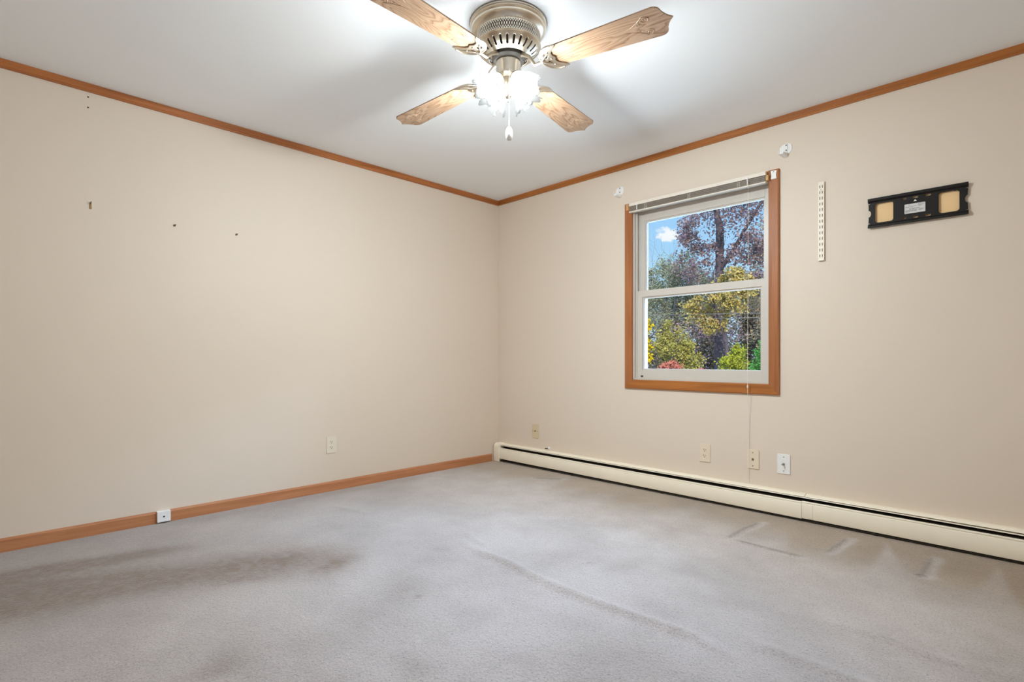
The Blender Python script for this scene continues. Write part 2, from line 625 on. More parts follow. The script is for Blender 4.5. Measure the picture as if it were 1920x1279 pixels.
# dents pressed by furniture along the heater wall
DENTS = ([(2.44, -0.66), (2.63, -0.67), (2.8, -0.67)], [(2.44, -0.66), (2.44, -0.45), (2.46, -0.24)],
            [(2.87, -0.52), (2.89, -0.2)], [(3.24, -0.53), (3.24, -0.23)], [(3.2, -0.55), (3.25, -0.53)], [(0.75, -0.35), (0.95, -0.2)])
for pts in DENTS:
    HT -= ridge(pts, 0.010, 0.014)
# tan strip by the heater paints in missing window light; lighter vacuum wedges
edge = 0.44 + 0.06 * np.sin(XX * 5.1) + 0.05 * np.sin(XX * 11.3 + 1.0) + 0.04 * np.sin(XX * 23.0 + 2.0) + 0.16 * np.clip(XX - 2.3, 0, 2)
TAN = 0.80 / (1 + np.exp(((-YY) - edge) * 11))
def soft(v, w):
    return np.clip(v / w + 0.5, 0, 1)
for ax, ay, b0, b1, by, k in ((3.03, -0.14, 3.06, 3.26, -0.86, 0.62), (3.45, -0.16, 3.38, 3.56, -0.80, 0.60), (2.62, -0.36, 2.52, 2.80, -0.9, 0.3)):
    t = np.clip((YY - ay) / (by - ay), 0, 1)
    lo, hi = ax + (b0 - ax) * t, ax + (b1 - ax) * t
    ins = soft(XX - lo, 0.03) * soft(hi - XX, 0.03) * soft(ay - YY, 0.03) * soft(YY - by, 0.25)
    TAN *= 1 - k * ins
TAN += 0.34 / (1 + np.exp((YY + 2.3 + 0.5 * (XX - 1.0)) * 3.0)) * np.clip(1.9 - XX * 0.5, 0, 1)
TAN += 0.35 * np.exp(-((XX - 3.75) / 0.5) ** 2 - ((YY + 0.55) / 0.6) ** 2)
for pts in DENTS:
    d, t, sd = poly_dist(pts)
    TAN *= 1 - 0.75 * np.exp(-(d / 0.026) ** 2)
    SOIL_AND_EDGES += 0.8 * np.exp(-((sd - 0.024) / 0.008) ** 2) * (d < 0.06) * np.clip(np.minimum(t, 1 - t) * 8, 0, 1)  # thin dark line along one side of each dent
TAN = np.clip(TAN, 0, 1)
PAINTED_LIGHT -= 0.60 / (1 + np.exp((YY + 1.15) * 5.0))  # lighter by the window, darker beyond: daylight falloff painted into the colour
PAINTED_LIGHT = np.clip(PAINTED_LIGHT, 0, 1)
def blob(x, y, rx, ry, s, ang=0.0):
    c, q = math.cos(ang), math.sin(ang)
    u = (XX - x) * c + (YY - y) * q
    v = -(XX - x) * q + (YY - y) * c
    return s * np.exp(-(u / rx) ** 2 - (v / ry) ** 2)
def lane(pts, w, s):
    d, t, side = poly_dist(pts)
    return s * np.exp(-(d / w) ** 2) * np.clip(np.minimum(t + 0.15, 1 - t) * 4, 0, 1)
WEAR += lane([(0.44, -3.65), (0.44, -3.34), (0.43, -3.22), (0.48, -3.08), (0.51, -2.9), (0.55, -2.74), (0.58, -2.6)], 0.075, 0.95)
WEAR += lane([(0.75, -3.68), (0.74, -3.36), (0.8, -3.18), (0.86, -2.96), (0.95, -2.78), (1.01, -2.58), (1.09, -2.4), (1.24, -2.21), (1.34, -2.1)], 0.19, 1.0)
WEAR += blob(0.60, -3.45, 0.50, 0.60, 0.55)
WEAR += blob(1.30, -2.27, 0.06, 0.12, 0.5, 0.4) + blob(1.18, -2.62, 0.05, 0.14, 0.35, -0.5) + blob(1.81, -2.92, 0.05, 0.08, 0.45)
WEAR += blob(3.75, -0.4, 0.5, 0.35, 0.45) + blob(0.1, -1.6, 0.06, 1.2, 0.25)
SOIL_AND_EDGES += blob(1.76, -2.20, 0.11, 0.16, 0.5, 0.5) + blob(1.48, -1.81, 0.07, 0.05, 0.35) + blob(0.83, -2.24, 0.10, 0.16, 0.25) + blob(2.23, -2.48, 0.08, 0.05, 0.4)
SOIL_AND_EDGES += blob(1.84, -2.19, 0.012, 0.012, 0.8) + blob(2.11, -1.43, 0.010, 0.010, 0.9) + blob(1.78, -2.86, 0.12, 0.07, 0.35) + blob(2.0, -1.5, 0.05, 0.1, 0.25) + blob(2.25, -1.35, 0.06, 0.12, 0.25)
SOIL_AND_EDGES += blob(2.6, -1.2, 0.25, 0.06, 0.25, 0.1) + blob(2.7, -2.0, 0.25, 0.08, 0.25, 0.2)
WEAR = np.clip(WEAR, 0, 1)
SOIL_AND_EDGES = np.clip(SOIL_AND_EDGES, 0, 1)
me = bpy.data.meshes.new('floor')
co = np.stack([XX, YY, HT], -1).reshape(-1, 3)
ii = np.arange(GX * GY).reshape(GY, GX)
quads = np.stack([ii[:-1, :-1], ii[:-1, 1:], ii[1:, 1:], ii[1:, :-1]], -1).reshape(-1, 4)
me.vertices.add(len(co)); me.vertices.foreach_set('co', co.ravel().astype(np.float32))
me.loops.add(quads.size); me.loops.foreach_set('vertex_index', quads.ravel().astype(np.int32))
me.polygons.add(len(quads))
me.polygons.foreach_set('loop_start', (np.arange(len(quads)) * 4).astype(np.int32))
me.polygons.foreach_set('loop_total', np.full(len(quads), 4, np.int32))
me.update(calc_edges=True)
for nm, arr in (('wear', WEAR), ('painted_light', PAINTED_LIGHT), ('soil_and_edges', SOIL_AND_EDGES), ('tan', TAN)):
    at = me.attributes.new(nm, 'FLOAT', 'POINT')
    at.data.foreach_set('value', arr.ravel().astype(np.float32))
me.shade_smooth()
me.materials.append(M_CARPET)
floor = bpy.data.objects.new('floor', me)
COL.objects.link(floor)
tag(floor, 'worn beige cut pile carpet covering the whole room', 'carpet', kind='structure')

slab = MB().box((-WT, RY - WT, -0.25), (RX + WT, WT, -0.02)).build('trim_5', M_DARK)
tag(slab, 'subfloor slab under the carpet', 'floor', kind='structure')
tag(MB().box((-WT, RY - WT, RH), (RX + WT, WT, RH + 0.2)).build('ceiling', M_CEIL), 'flat white painted ceiling', 'ceiling', kind='structure')
tag(MB().box((-WT, RY - WT, -0.02), (0, WT, RH)).build('wall_left', M_WALL), 'long cream painted wall with nail holes and a low outlet', 'wall', kind='structure')
b = MB()
b.box((0, 0, -0.02), (OX0, WT, RH)); b.box((OX1, 0, -0.02), (RX, WT, RH))
b.box((OX0, 0, -0.02), (OX1, WT, OZ0)); b.box((OX0, 0, OZ1), (OX1, WT, RH))
tag(b.build('wall_back', M_WALL), 'cream painted wall holding the window and the heater', 'wall', kind='structure')
tag(MB().box((RX, RY - WT, -0.02), (RX + WT, WT, RH)).build('wall_right', M_WALL), 'cream wall beside the camera', 'wall', kind='structure')
tag(MB().box((0, RY - WT, -0.02), (RX, RY, RH)).build('wall_front', M_WALL), 'cream wall behind the camera', 'wall', kind='structure')

# crown trim: small stained moulding, mitred in the corner
def crown(name, along, label, mat):
    prof = [(0.0, 0.0), (0.017, 0.0), (0.017, -0.006), (0.013, -0.014), (0.011, -0.030), (0.012, -0.037), (0.010, -0.0415), (0.0, -0.0415)]
    vs, fs = [], []
    k = len(prof)
    for d, z in prof:                      # mitred end at the corner
        vs.append((d, -d, RH + z))
    for d, z in prof:
        vs.append((RX, -d, RH + z) if along == 'x' else (d, RY, RH + z))
    fs = [(i, (i + 1) % k, k + (i + 1) % k, k + i) for i in range(k)] + [tuple(range(k)), tuple(range(k, 2 * k))]
    m = MB().add(vs, fs)
    return tag(m.build(name, mat), label, 'trim', kind='structure')
crown('trim_1', 'y', 'narrow stained wood crown moulding over the long outlet wall', M_TRIM_Y)
crown('trim_2', 'x', 'narrow stained wood crown moulding over the window wall', M_TRIM_X)

# baseboard on the left wall, in two lengths with the phone jack between them
bbp = [(0.0, 0.0), (0.012, 0.0), (0.012, 0.057), (0.009, 0.064), (0.004, 0.067), (0.0, 0.067)]
def baseboard(y0, y1):
    k = len(bbp)
    vs = [(d, y0, z) for d, z in bbp] + [(d, y1, z) for d, z in bbp]
    fs = [(i, (i + 1) % k, k + (i + 1) % k, k + i) for i in range(k)] + [tuple(range(k)), tuple(range(k, 2 * k))]
    return MB().add(vs, fs)
bl = empty('baseboard_left', (0, 0, 0))
tag(bl, 'stained wood baseboard along the long outlet wall', 'baseboard', kind='structure')
baseboard(RY, -2.703).build('board', M_BASE, bl)
baseboard(-2.637, -0.088).build('board', M_BASE, bl)

# ================================================================== window
win = empty('window_1', (OX0, 0, OZ0))
tag(win, 'white vinyl double-hung window in a stained wood casing', 'window', kind='structure')
def W(mb, name, mat, parent=win, **kw):
    o = mb.build(name, mat, None, **kw)
    o.parent = parent
    if parent is win:
        o.matrix_parent_inverse = Matrix.Translation((-OX0, 0, -OZ0))
    return o
# casing legs and bottom, mitred
CT, CIN = 0.018, (1.444, 2.405, 0.7855, 2.066)
CO = (1.3815, 2.4655, 0.721, 2.088)
def casing_leg(side):
    xi, xo = (CIN[0], CO[0]) if side < 0 else (CIN[1], CO[1])
    xm = xo + (0.006 if side < 0 else -0.006)
    prof = [(xi, 0.0), (xi, -CT + 0.004), (xi + (xo - xi) * 0.08, -CT), (xm, -CT), (xo, -CT + 0.004), (xo, 0.0)]
    vs = []
    for zend in (0, 1):
        for x, y in prof:
            f = (x - xi) / (xo - xi)
            vs.append((x, y, CIN[2] + (CO[2] - CIN[2]) * f) if zend == 0 else (x, y, CO[3]))
    k = len(prof)
    return MB().add(vs, [(i, (i + 1) % k, k + (i + 1) % k, k + i) for i in range(k)] + [tuple(range(k)), tuple(range(k, 2 * k))])
W(casing_leg(-1), 'casing', M_TRIM_Z)
W(casing_leg(1), 'casing', M_TRIM_Z)
zi, zo = CIN[2], CO[2]
prof = [(zi, 0.0), (zi, -CT + 0.004), (zi + (zo - zi) * 0.08, -CT), (zo + 0.006, -CT), (zo, -CT + 0.004), (zo, 0.0)]
vs = []
for e in (0, 1):
    for z, y in prof:
        f = (z - zi) / (zo - zi)
        vs.append(((CIN[0] + (CO[0] - CIN[0]) * f) if e == 0 else (CIN[1] + (CO[1] - CIN[1]) * f), y, z))
W(MB().add(vs, [(i, (i + 1) % 6, 6 + (i + 1) % 6, 6 + i) for i in range(6)] + [tuple(range(6)), tuple(range(6, 12))]), 'casing', M_TRIM_X)
W(MB().box((CO[0] + 0.004, -0.014, CIN[3]), (CO[1] - 0.004, 0, CO[3] - 0.001)), 'casing', M_TRIM_X)
# vinyl frame: jambs with sash tracks, head and sill
fr = MB()
fr.box((OX0, 0.0, OZ0), (OX0 + 0.006, 0.155, OZ1)); fr.box((OX1 - 0.006, 0.0, OZ0), (OX1, 0.155, OZ1))
fr.box((OX0, 0.0, OZ1 - 0.045), (OX1, 0.155, OZ1)); fr.box((OX0, 0.0, OZ0), (OX1, 0.155, OZ0 + 0.012))
for y in (0.024, 0.0615, 0.100):
    fr.box((OX0, y, OZ0), (OX0 + 0.016, y + 0.0045, OZ1)); fr.box((OX1 - 0.016, y, OZ0), (OX1, y + 0.0045, OZ1))
fr.box((OX0, 0.102, OZ0), (OX0 + 0.024, 0.155, OZ1)); fr.box((OX1 - 0.024, 0.102, OZ0), (OX1, 0.155, OZ1))
W(fr, 'window_frame', M_VINYL, bevel=0.0012)
def sash(name, x0, x1, z0, z1, y0, y1, gx0, gx1, gz0, gz1):
    o = MB()
    o.box((x0, y0, z0), (gx0, y1, z1)); o.box((gx1, y0, z0), (x1, y1, z1))
    o.box((gx0, y0, z0), (gx1, y1, gz0)); o.box((gx0, y0, gz1), (gx1, y1, z1))
    so = W(o, name, M_VINYL, bevel=0.0015)
    ym = (y0 + y1) / 2
    bd = MB()                                   # glazing beads, sloped toward the glass
    t = 0.010
    for (xa, za, xb, zb) in ((gx0, gz0 + t, gx0 + t, gz1 - t), (gx1 - t, gz0 + t, gx1, gz1 - t)):
        bd.box((xa, y0 + 0.008, za), (xb, y1, zb))
    bd.box((gx0, y0 + 0.008, gz0), (gx1, y1, gz0 + t)); bd.box((gx0, y0 + 0.008, gz1 - t), (gx1, y1, gz1))
    for mb_, nm, mt in ((bd, 'glazing_bead', M_VINYL), (MB().box((gx0, ym, gz0), (gx1, ym + 0.003, gz1)), 'pane', M_GLASS)):
        q = mb_.build(nm, mt)
        q.parent = so
    return so
lower = sash('lower_sash', OX0 + 0.006, OX1 - 0.006, OZ0 + 0.012, 1.440, 0.029, 0.061, 1.503, 2.350, 0.858, 1.392)
upper = sash('upper_sash', OX0 + 0.006, OX1 - 0.006, 1.40, OZ1 - 0.045, 0.066, 0.098, 1.503, 2.356, 1.436, 1.958)
lt = MB().box((OX0 + 0.046, 0.020, OZ0 + 0.022), (OX0 + 0.060, 0.030, OZ0 + 0.032)).build('tilt_latch', M_HOLE)
lt.parent = lower

# ================================================================== raised mini blind
blind = empty('window_blind', (1.92, -0.02, 2.03))
tag(blind, 'white mini blind raised to a thin taupe slat stack under the window head', 'blind')
def P(mb, name, mat, root, **kw):
    """part given in room coordinates, hung under an Empty without rotation"""
    o = mb.build(name, mat, None, **kw)
    o.parent = root
    o.matrix_parent_inverse = Matrix.Translation(-root.location)
    return o
BX0, BX1 = 1.437, 2.398
P(MB().box((BX0, -0.044, 2.058), (BX1, -0.0185, 2.0815)), 'headrail', M_RAIL, blind, bevel=0.001)
st = MB()
for i in range(9):
    z = 2.024 + i * 0.0037
    d = 0.0015 * ((i * 7) % 3 - 1)
    st.add([(BX0 + 0.004 + d, -0.042 + d, z), (BX1 - 0.004 + d, -0.042 + d, z), (BX1 - 0.004 + d, -0.030 + d, z + 0.0026), (BX0 + 0.004 + d, -0.030 + d, z + 0.0026),
            (BX1 - 0.004 + d, -0.0185, z), (BX0 + 0.004 + d, -0.0185, z)], [(0, 1, 2, 3), (3, 2, 4, 5)])
P(st, 'slat_stack', M_SLAT, blind, solid=0.0022)
P(MB().sweep_x([(-0.043, 2.012), (-0.040, 2.022), (-0.0185, 2.022), (-0.0185, 2.010)], BX0 - 0.002, BX1 + 0.003), 'bottom_rail', M_RAIL, blind, bevel=0.0015)
for x in (1.575, 1.905, 2.235):
    lc = MB()
    for dx in (-0.008, 0.008):
        lc.tube([(x + dx, -0.0455, 2.060), (x + dx * 0.8, -0.0462, 2.040), (x + dx, -0.0450, 2.016)], 0.0011, 5)
    for z in (2.028, 2.038, 2.048):
        lc.tube([(x - 0.008, -0.0458, z), (x + 0.008, -0.0458, z)], 0.0009, 5)
    P(lc, 'ladder_cord', M_CORD, blind)
for x, mt in ((1.507, M_WHITE), (2.292, M_WHITE)):
    w = MB()
    w.tube([(x, -0.048, 2.066), (x + 0.001, -0.052, 2.045), (x, -0.050, 2.020)], 0.0028, 8)
    w.box((x - 0.006, -0.0475, 2.055), (x + 0.006, -0.0435, 2.066))
    P(w, 'tilter_hook', mt, blind)
lcd = MB().tube([(2.297, -0.050, 2.050), (2.296, -0.048, 1.6), (2.293, -0.046, 1.1), (2.291, -0.044, 0.72), (2.288, -0.010, 0.60), (2.285, -0.006, 0.35), (2.284, -0.006, 0.185)], 0.0012, 6)
P(lcd, 'lift_cord', M_CORD, blind)
P(MB().lathe([(0.0005, 0.0), (0.004, 0.004), (0.0045, 0.014), (0.001, 0.022)], 10, Matrix.Translation((2.2912, -0.044, 0.757))), 'cord_tassel', M_WHITE, blind, smooth=40)
P(MB().lathe([(0.0005, 0.0), (0.003, 0.003), (0.0035, 0.010), (0.001, 0.016)], 10, Matrix.Translation((2.2840, -0.006, 0.168))), 'cord_tassel', M_WHITE, blind, smooth=40)

# empty blind brackets left on the casing
bk = empty('blind_bracket', (2.437, -0.0195, 2.055))
tag(bk, 'small white blind bracket screwed to the window casing beside the curtain bracket with two screws', 'bracket')
flat_plate('plate', [(-0.016, -0.024), (0.016, -0.024), (0.013, 0.0), (0.017, 0.024), (-0.017, 0.026), (-0.013, 0.0)], [], 0.003, M_WHITE, bk, rot=(PI / 2, 0, 0), bevel=0.0005)
MB().tube([(0, -0.0035, 0.018), (0, -0.001, 0.018)], 0.004, 8).build('screw', M_STEEL, bk)
MB().box((-0.040, -0.022, -0.032), (-0.024, -0.001, 0.002)).box((-0.040, -0.024, -0.032), (-0.037, -0.001, -0.046)).build('rail_clip', M_BARE, bk, bevel=0.002)
bk2 = empty('blind_bracket', (1.409, -0.0195, 2.062))
tag(bk2, 'pale bracket scar and clip on the casing top near the corner end of the blind', 'bracket')
flat_plate('plate', [(-0.011, -0.022), (0.010, -0.022), (0.009, 0.0), (0.011, 0.022), (-0.012, 0.022), (-0.010, 0.0)], [], 0.003, M_BARE, bk2, rot=(PI / 2, 0, 0), bevel=0.0005)
MB().tube([(0.0, -0.0035, 0.014), (0.0, -0.001, 0.014)], 0.003, 8).build('screw', M_STEEL, bk2)

# ================================================================== curtain-rod brackets either side of the window
def curtain_bracket(loc, label, lean):
    r = empty('curtain_bracket', loc)
    tag(r, label, 'bracket', 'curtain rod brackets above the window')
    flat_plate('backplate', [(-0.034, -0.012), (-0.020, -0.030), (0.020, -0.030), (0.034, -0.014), (0.032, 0.018), (0.014, 0.030), (-0.018, 0.026), (-0.034, 0.010)], [], 0.003, M_WHITE, r, (0, -0.0015, 0), (PI / 2, 0, 0), 0.0006)
    hk = MB()
    hk.box((-0.002, -0.008, -0.052), (0.010, -0.003, 0.028))
    hk.build('strap', M_WHITE, r, bevel=0.001)
    arm = MB()
    arm.add([(-0.012, -0.003, -0.030), (0.012, -0.003, -0.030), (0.012, -0.003, -0.052), (-0.012, -0.003, -0.052),
             (-0.020 + lean, -0.052, -0.030), (0.006 + lean, -0.052, -0.030), (0.006 + lean, -0.052, -0.042), (-0.020 + lean, -0.052, -0.042)],
            [(0, 1, 5, 4), (1, 2, 6, 5), (2, 3, 7, 6), (3, 0, 4, 7), (4, 5, 6, 7), (0, 3, 2, 1)])
    arm.box((-0.020 + lean, -0.055, -0.042), (-0.016 + lean, -0.050, -0.016))
    arm.build('hook_arm', M_WHITE, r, bevel=0.001)
    for z in (0.018, -0.012):
        MB().tube([(0.004, -0.011, z), (0.004, -0.006, z)], 0.0036, 8).build('screw', M_HOLE, r)
    return r
curtain_bracket((1.330, 0, 2.205), 'white curtain rod bracket on the wall at the corner end of the window', 0.0)
curtain_bracket((2.500, 0, 2.200), 'white curtain rod bracket on the wall above the casing nearest the slotted rail', -0.004)

# ================================================================== slotted shelf upright
rail = empty('shelf_upright', (2.6925, 0, 1.503))
tag(rail, 'white slotted metal shelf rail screwed upright to the wall between window and wall mount', 'rail')
RL, RW = 0.452, 0.030
holes = []
ns = 13
for i in range(ns):
    z = 0.028 + i * (RL - 0.056) / (ns - 1)
    for sx in (-0.0062, 0.0062):
        holes.append([(sx - 0.0018, z - 0.0085), (sx + 0.0018, z - 0.0085), (sx + 0.0018, z + 0.0085), (sx - 0.0018, z + 0.0085)])
flat_plate('slotted_face', [(-RW / 2, 0), (RW / 2, 0), (RW / 2, RL), (-RW / 2, RL)], holes, 0.0018, M_CREAM, rail, (0, -0.0125, 0), (PI / 2, 0, 0))
MB().box((-RW / 2, -0.0125, 0), (-RW / 2 + 0.0018, 0, RL)).box((RW / 2 - 0.0018, -0.0125, 0), (RW / 2, 0, RL)).build('side_flange', M_CREAM, rail)
MB().box((-RW / 2 + 0.002, -0.003, 0.001), (RW / 2 - 0.002, -0.0005, RL - 0.001)).build('channel_back', M_DARK, rail)
for z in (0.045, RL - 0.046):
    MB().tube([(0, -0.0150, z), (0, -0.0128, z)], 0.0034, 10).build('screw', M_STEEL, rail)

# ================================================================== television wall plate
tv = empty('tv_wall_mount', (2.9205, 0, 1.646))
tag(tv, 'black steel television wall plate with two square openings and a caution label', 'wall mount')
TW, TH = 0.416, 0.159
def slot(cx, cz, w=0.023, h=0.0098):
    return rrect(cx - w / 2, cz - h / 2, cx + w / 2, cz + h / 2, h * 0.48, 4)
# outline with bites in both ends
def end_bites(x, s):
    pts = []
    pts += [(x, 0.018), (x - s * 0.001, 0.024), (x - s * 0.009, 0.024), (x - s * 0.009, 0.0275), (x - s * 0.002, 0.0275), (x - s * 0.003, 0.045), (x - s * 0.003, 0.060)]
    for i in range(9):
        a = -PI / 2 + PI * i / 8
        pts.append((x - s * (0.003 + 0.011 * math.cos(a)), 0.0785 + 0.018 * math.sin(a)))
    pts += [(x - s * 0.003, 0.097), (x - s * 0.003, 0.112), (x - s * 0.002, 0.1295), (x - s * 0.009, 0.1295), (x - s * 0.009, 0.133), (x - s * 0.001, 0.133), (x, 0.139)]
    return pts
outl = [(0.0, 0.003), (TW, 0.003)] + end_bites(TW, 1) + [(TW, TH - 0.003), (0.0, TH - 0.003)] + end_bites(0.0, -1)[::-1]
hls = [rrect(0.0325, 0.026, 0.113, 0.129, 0.013), rrect(0.301, 0.026, 0.3815, 0.129, 0.013)]
for cx in (0.158, 0.207, 0.259):
    hls += [slot(cx, 0.130), slot(cx, 0.028)]

flat_plate('plate', outl, hls, 0.0025, M_BLACK, tv, (0, -0.0125, 0), (PI / 2, 0, 0))
MB().sweep_x([(-0.0135, TH - 0.022), (-0.0215, TH - 0.014), (-0.0215, TH), (-0.0195, TH), (-0.0195, TH - 0.0130), (-0.0115, TH - 0.0205)], 0.0, TW).build('top_lip', M_BLACK, tv, bevel=0.0005)
MB().sweep_x([(-0.0135, 0.019), (-0.0215, 0.012), (-0.0215, 0.0), (-0.0195, 0.0), (-0.0195, 0.0112), (-0.0115, 0.0175)], 0.0, TW).build('bottom_lip', M_BLACK, tv, bevel=0.0005)
for cx, cz in ((0.1500, 0.130), (0.1500, 0.028)):
    MB().tube([(cx, -0.0175, cz), (cx, -0.0160, cz), (cx, 0, cz)], [0.0050, 0.0058, 0.003], 12).build('lag_bolt', M_BLACK, tv)
for x in (0.020, TW - 0.024):
    MB().box((x, -0.0112, 0.050), (x + 0.004, 0, 0.110)).build('standoff', M_BLACK, tv)
MB().box((0.362, -0.016, 0.126), (0.368, -0.011, 0.131)).build('hook_tab', M_BLACK, tv)
flat_plate('arrow_mark', [(0.1990, 0.1085), (0.2130, 0.1085), (0.206, 0.1185)], [], 0.0004, M_CREAM, tv, (0, -0.0141, 0), (PI / 2, 0, 0))
MB().box((0.024, -0.0006, 0.022), (0.392, 0, 0.137)).build('old_paint_patch', M_OCHRE, tv)
lab = flat_plate('caution_label', rrect(0.1612, 0.049, 0.2478, 0.098, 0.002, 2), [], 0.0004, M_PAPER, tv, (0, -0.0141, 0), (PI / 2, 0, 0))
tag(lab, 'silver caution label')
LY = -0.01445
R90 = (PI / 2, 0, 0)
def onlab(name, o): 
    return o
lettering('lettering', 'CAUTION', 0.0075, M_INK, lab, (0.190, 0.0695, 0.0004), (0, 0, 0))
lettering('lettering', 'UL', 0.0075, M_INK, lab, (0.2255, 0.0857, 0.0004), (0, 0, 0), align='CENTER')
ring = MB()
ring.tube([(0.2255 + 0.0068 * math.cos(a), 0.0885 + 0.0068 * math.sin(a), 0.0004) for a in [2 * PI * i / 28 for i in range(29)]], 0.0006, 5, cap=False)
ring.add([(0.1815, 0.0695, 0.0004), (0.1875, 0.0695, 0.0004), (0.1845, 0.0750, 0.0004)], [(0, 1, 2)])
rnd = random.Random(3)
for (x0, x1, z) in ((0.176, 0.186, 0.0925), (0.166, 0.186, 0.0835), (0.187, 0.212, 0.0838), (0.166, 0.182, 0.0800), (0.185, 0.198, 0.0800), (0.2345, 0.241, 0.0915), (0.2345, 0.2435, 0.0865),
                    (0.165, 0.214, 0.0645), (0.165, 0.214, 0.0612), (0.165, 0.186, 0.0578), (0.190, 0.213, 0.0578), (0.165, 0.176, 0.0540), (0.221, 0.243, 0.0660), (0.219, 0.240, 0.0622), (0.222, 0.232, 0.0585)):
    x = x0
    while x < x1:
        w = rnd.uniform(0.0012, 0.0036)
        ring.add([(x, z, 0.0004), (min(x + w, x1), z, 0.0004), (min(x + w, x1), z + 0.0015, 0.0004), (x, z + 0.0015, 0.0004)], [(0, 1, 2, 3)])
        x += w + 0.0009
ring.build('fine_print', M_INK, lab)

# ================================================================== wall plates
def disc_y(mb, x, z, y0, y1, r, n=14):
    return mb.tube([(x, y0, z), (x, y1, z)], r, n)
def plate_body(root, mat, w=0.070, h=0.115):
    flat_plate('cover_plate', rrect(-w / 2, -h / 2, w / 2, h / 2, 0.003, 3), [], 0.004, mat, root, (0, -0.003, 0), (PI / 2, 0, 0), 0.0012)
def outlet(loc, rz, label, mat):
    r = empty('power_outlet', loc, rz)
    tag(r, label, 'outlet')
    plate_body(r, mat)
    for dz in (0.0195, -0.0195):
        pts = [(0.0165 * math.cos(a), max(-0.0125, min(0.0125, 0.0172 * math.sin(a)))) for a in [2 * PI * i / 28 for i in range(28)]]
        f = flat_plate('receptacle', pts, [], 0.002, mat, r, (0, -0.0062, dz), (PI / 2, 0, 0), 0.0006)
        s = MB()
        s.box((-0.0078, 0.000, 0.0017), (-0.0052, 0.009, 0.0024)); s.box((0.0052, 0.001, 0.0017), (0.0076, 0.008, 0.0024))
        s.tube([(0, -0.0062, 0.0017), (0, -0.0062, 0.0024)], 0.0028, 10)
        s.build('slots', M_HOLE, f)
    disc_y(MB(), 0, 0, -0.0068, -0.005, 0.003).build('screw', mat, r)
    return r
outlet((0, -1.644, 0.327), PI / 2, 'almond duplex power outlet low on the long wall without window', M_GREYED)
outlet((1.997, 0, 0.313), 0, 'ivory duplex power outlet under the window above the heater', M_IVORY)
def coax(loc, label, mat, horiz=False, stub=0.010, dark=M_STEEL):
    r = empty('coax_plate', loc)
    tag(r, label, 'wall plate')
    plate_body(r, mat)
    c = MB()
    c.tube([(0, -0.005, 0), (0, -0.0075, 0)], 0.0068, 6)
    c.tube([(0, -0.0075, 0), (0, -0.0075 - stub, 0)], 0.0046, 12)
    c.build('connector', dark, r)
    for k in (-1, 1):
        x, z = (k * 0.026, 0) if horiz else (0, k * 0.0415)
        disc_y(MB(), x, z, -0.0068, -0.005, 0.0034).build('screw', dark, r)
    return r
coax((0.469, 0, 0.311), 'tan coax plate above the heater in the room corner', M_ALMOND, True, 0.004, M_BRASSY)
coax((2.309, 0, 0.313), 'ivory coax plate between the power outlet and the white plate', M_IVORY, False, 0.006, M_BRASSY)
coax((2.489, 0, 0.308), 'bright white coax plate with a protruding connector', M_WHITE, False, 0.022)

# small bushing above the heater
cb = empty('cable_bushing', (0.622, 0, 0.180))
tag(cb, 'tiny white cable bushing with dark plug just above the heater', 'bushing')
MB().lathe([(0.0001, 0.0), (0.011, 0.0), (0.011, 0.006), (0.006, 0.008), (0.006, 0.016), (0.0001, 0.016)], 18, Matrix.Rotation(PI / 2, 4, 'X')).build('collar', M_WHITE, cb, smooth=40)
MB().tube([(0, -0.014, 0), (-0.004, -0.034, 0.0), (-0.010, -0.042, 0)], 0.0042, 8).build('plug', M_HOLE, cb)

# surface jack set into the baseboard
jk = empty('phone_jack', (0, -2.670, 0.008), PI / 2)
tag(jk, 'white surface phone jack box set into the baseboard', 'phone jack')
MB().box((-0.033, -0.030, 0.0), (0.033, 0, 0.061)).build('housing', M_WHITE, jk, bevel=0.002)
MB().box((-0.005, -0.0308, 0.026), (0.004, -0.029, 0.034)).build('cover_screw', M_HOLE, jk)

# ================================================================== nails, anchors and holes on the left wall
def on_left(y, z):
    return (0, y, z)
def anchor(y, z, label):
    r = empty('wall_anchor', on_left(y, z), PI / 2)
    tag(r, label, 'wall anchor')
    MB().lathe([(0.0001, 0.0), (0.0068, 0.0), (0.0064, 0.003), (0.0040, 0.0035), (0.0036, 0.0022)], 14, Matrix.Rotation(PI / 2, 4, 'X')).build('collar', M_BRASSY, r)
    MB().tube([(0.001, -0.003, 0.001), (0.004, -0.012, 0.003)], 0.0030, 8).build('screw', M_HOLE, r)
anchor(-2.6123, 1.719, 'small brass wall anchor, the one nearer the lone picture nail')
anchor(-2.2752, 1.721, 'small brass wall anchor, the one farther from the lone picture nail')
nl = empty('picture_nail', on_left(-3.001, 1.765), PI / 2)
tag(nl, 'bent brass picture nail in the long wall with plaster chip above it', 'nail')
MB().tube([(0, 0, 0), (0.001, -0.016, 0.004), (0.002, -0.022, 0.010)], 0.0022, 8).build('shank', M_BRASSY, nl)
MB().box((-0.004, -0.003, -0.026), (0.006, 0, 0.010)).build('hook_plate', M_BRASSY, nl, bevel=0.001)
flat_plate('plaster_chip', [(-0.011, -0.012), (0.010, -0.016), (0.013, 0.004), (0.004, 0.024), (-0.010, 0.016)], [], 0.001, M_PUTTY, nl, (0, -0.0005, 0.004), (PI / 2, 0, 0))
for z, lb in ((2.332, 'dark screw stub just below the crown moulding, upper of a pair'), (2.276, 'dark screw stub below the crown moulding, lower of a pair')):
    r = MB().lathe([(0.0001, 0.0), (0.0038, 0.0), (0.0034, 0.004), (0.0001, 0.004)], 10, Matrix.Translation((0, -3.010, z)) @ Matrix.Rotation(PI / 2, 4, 'Y')).build('screw_stub', M_HOLE)
    tag(r, lb, 'screw')

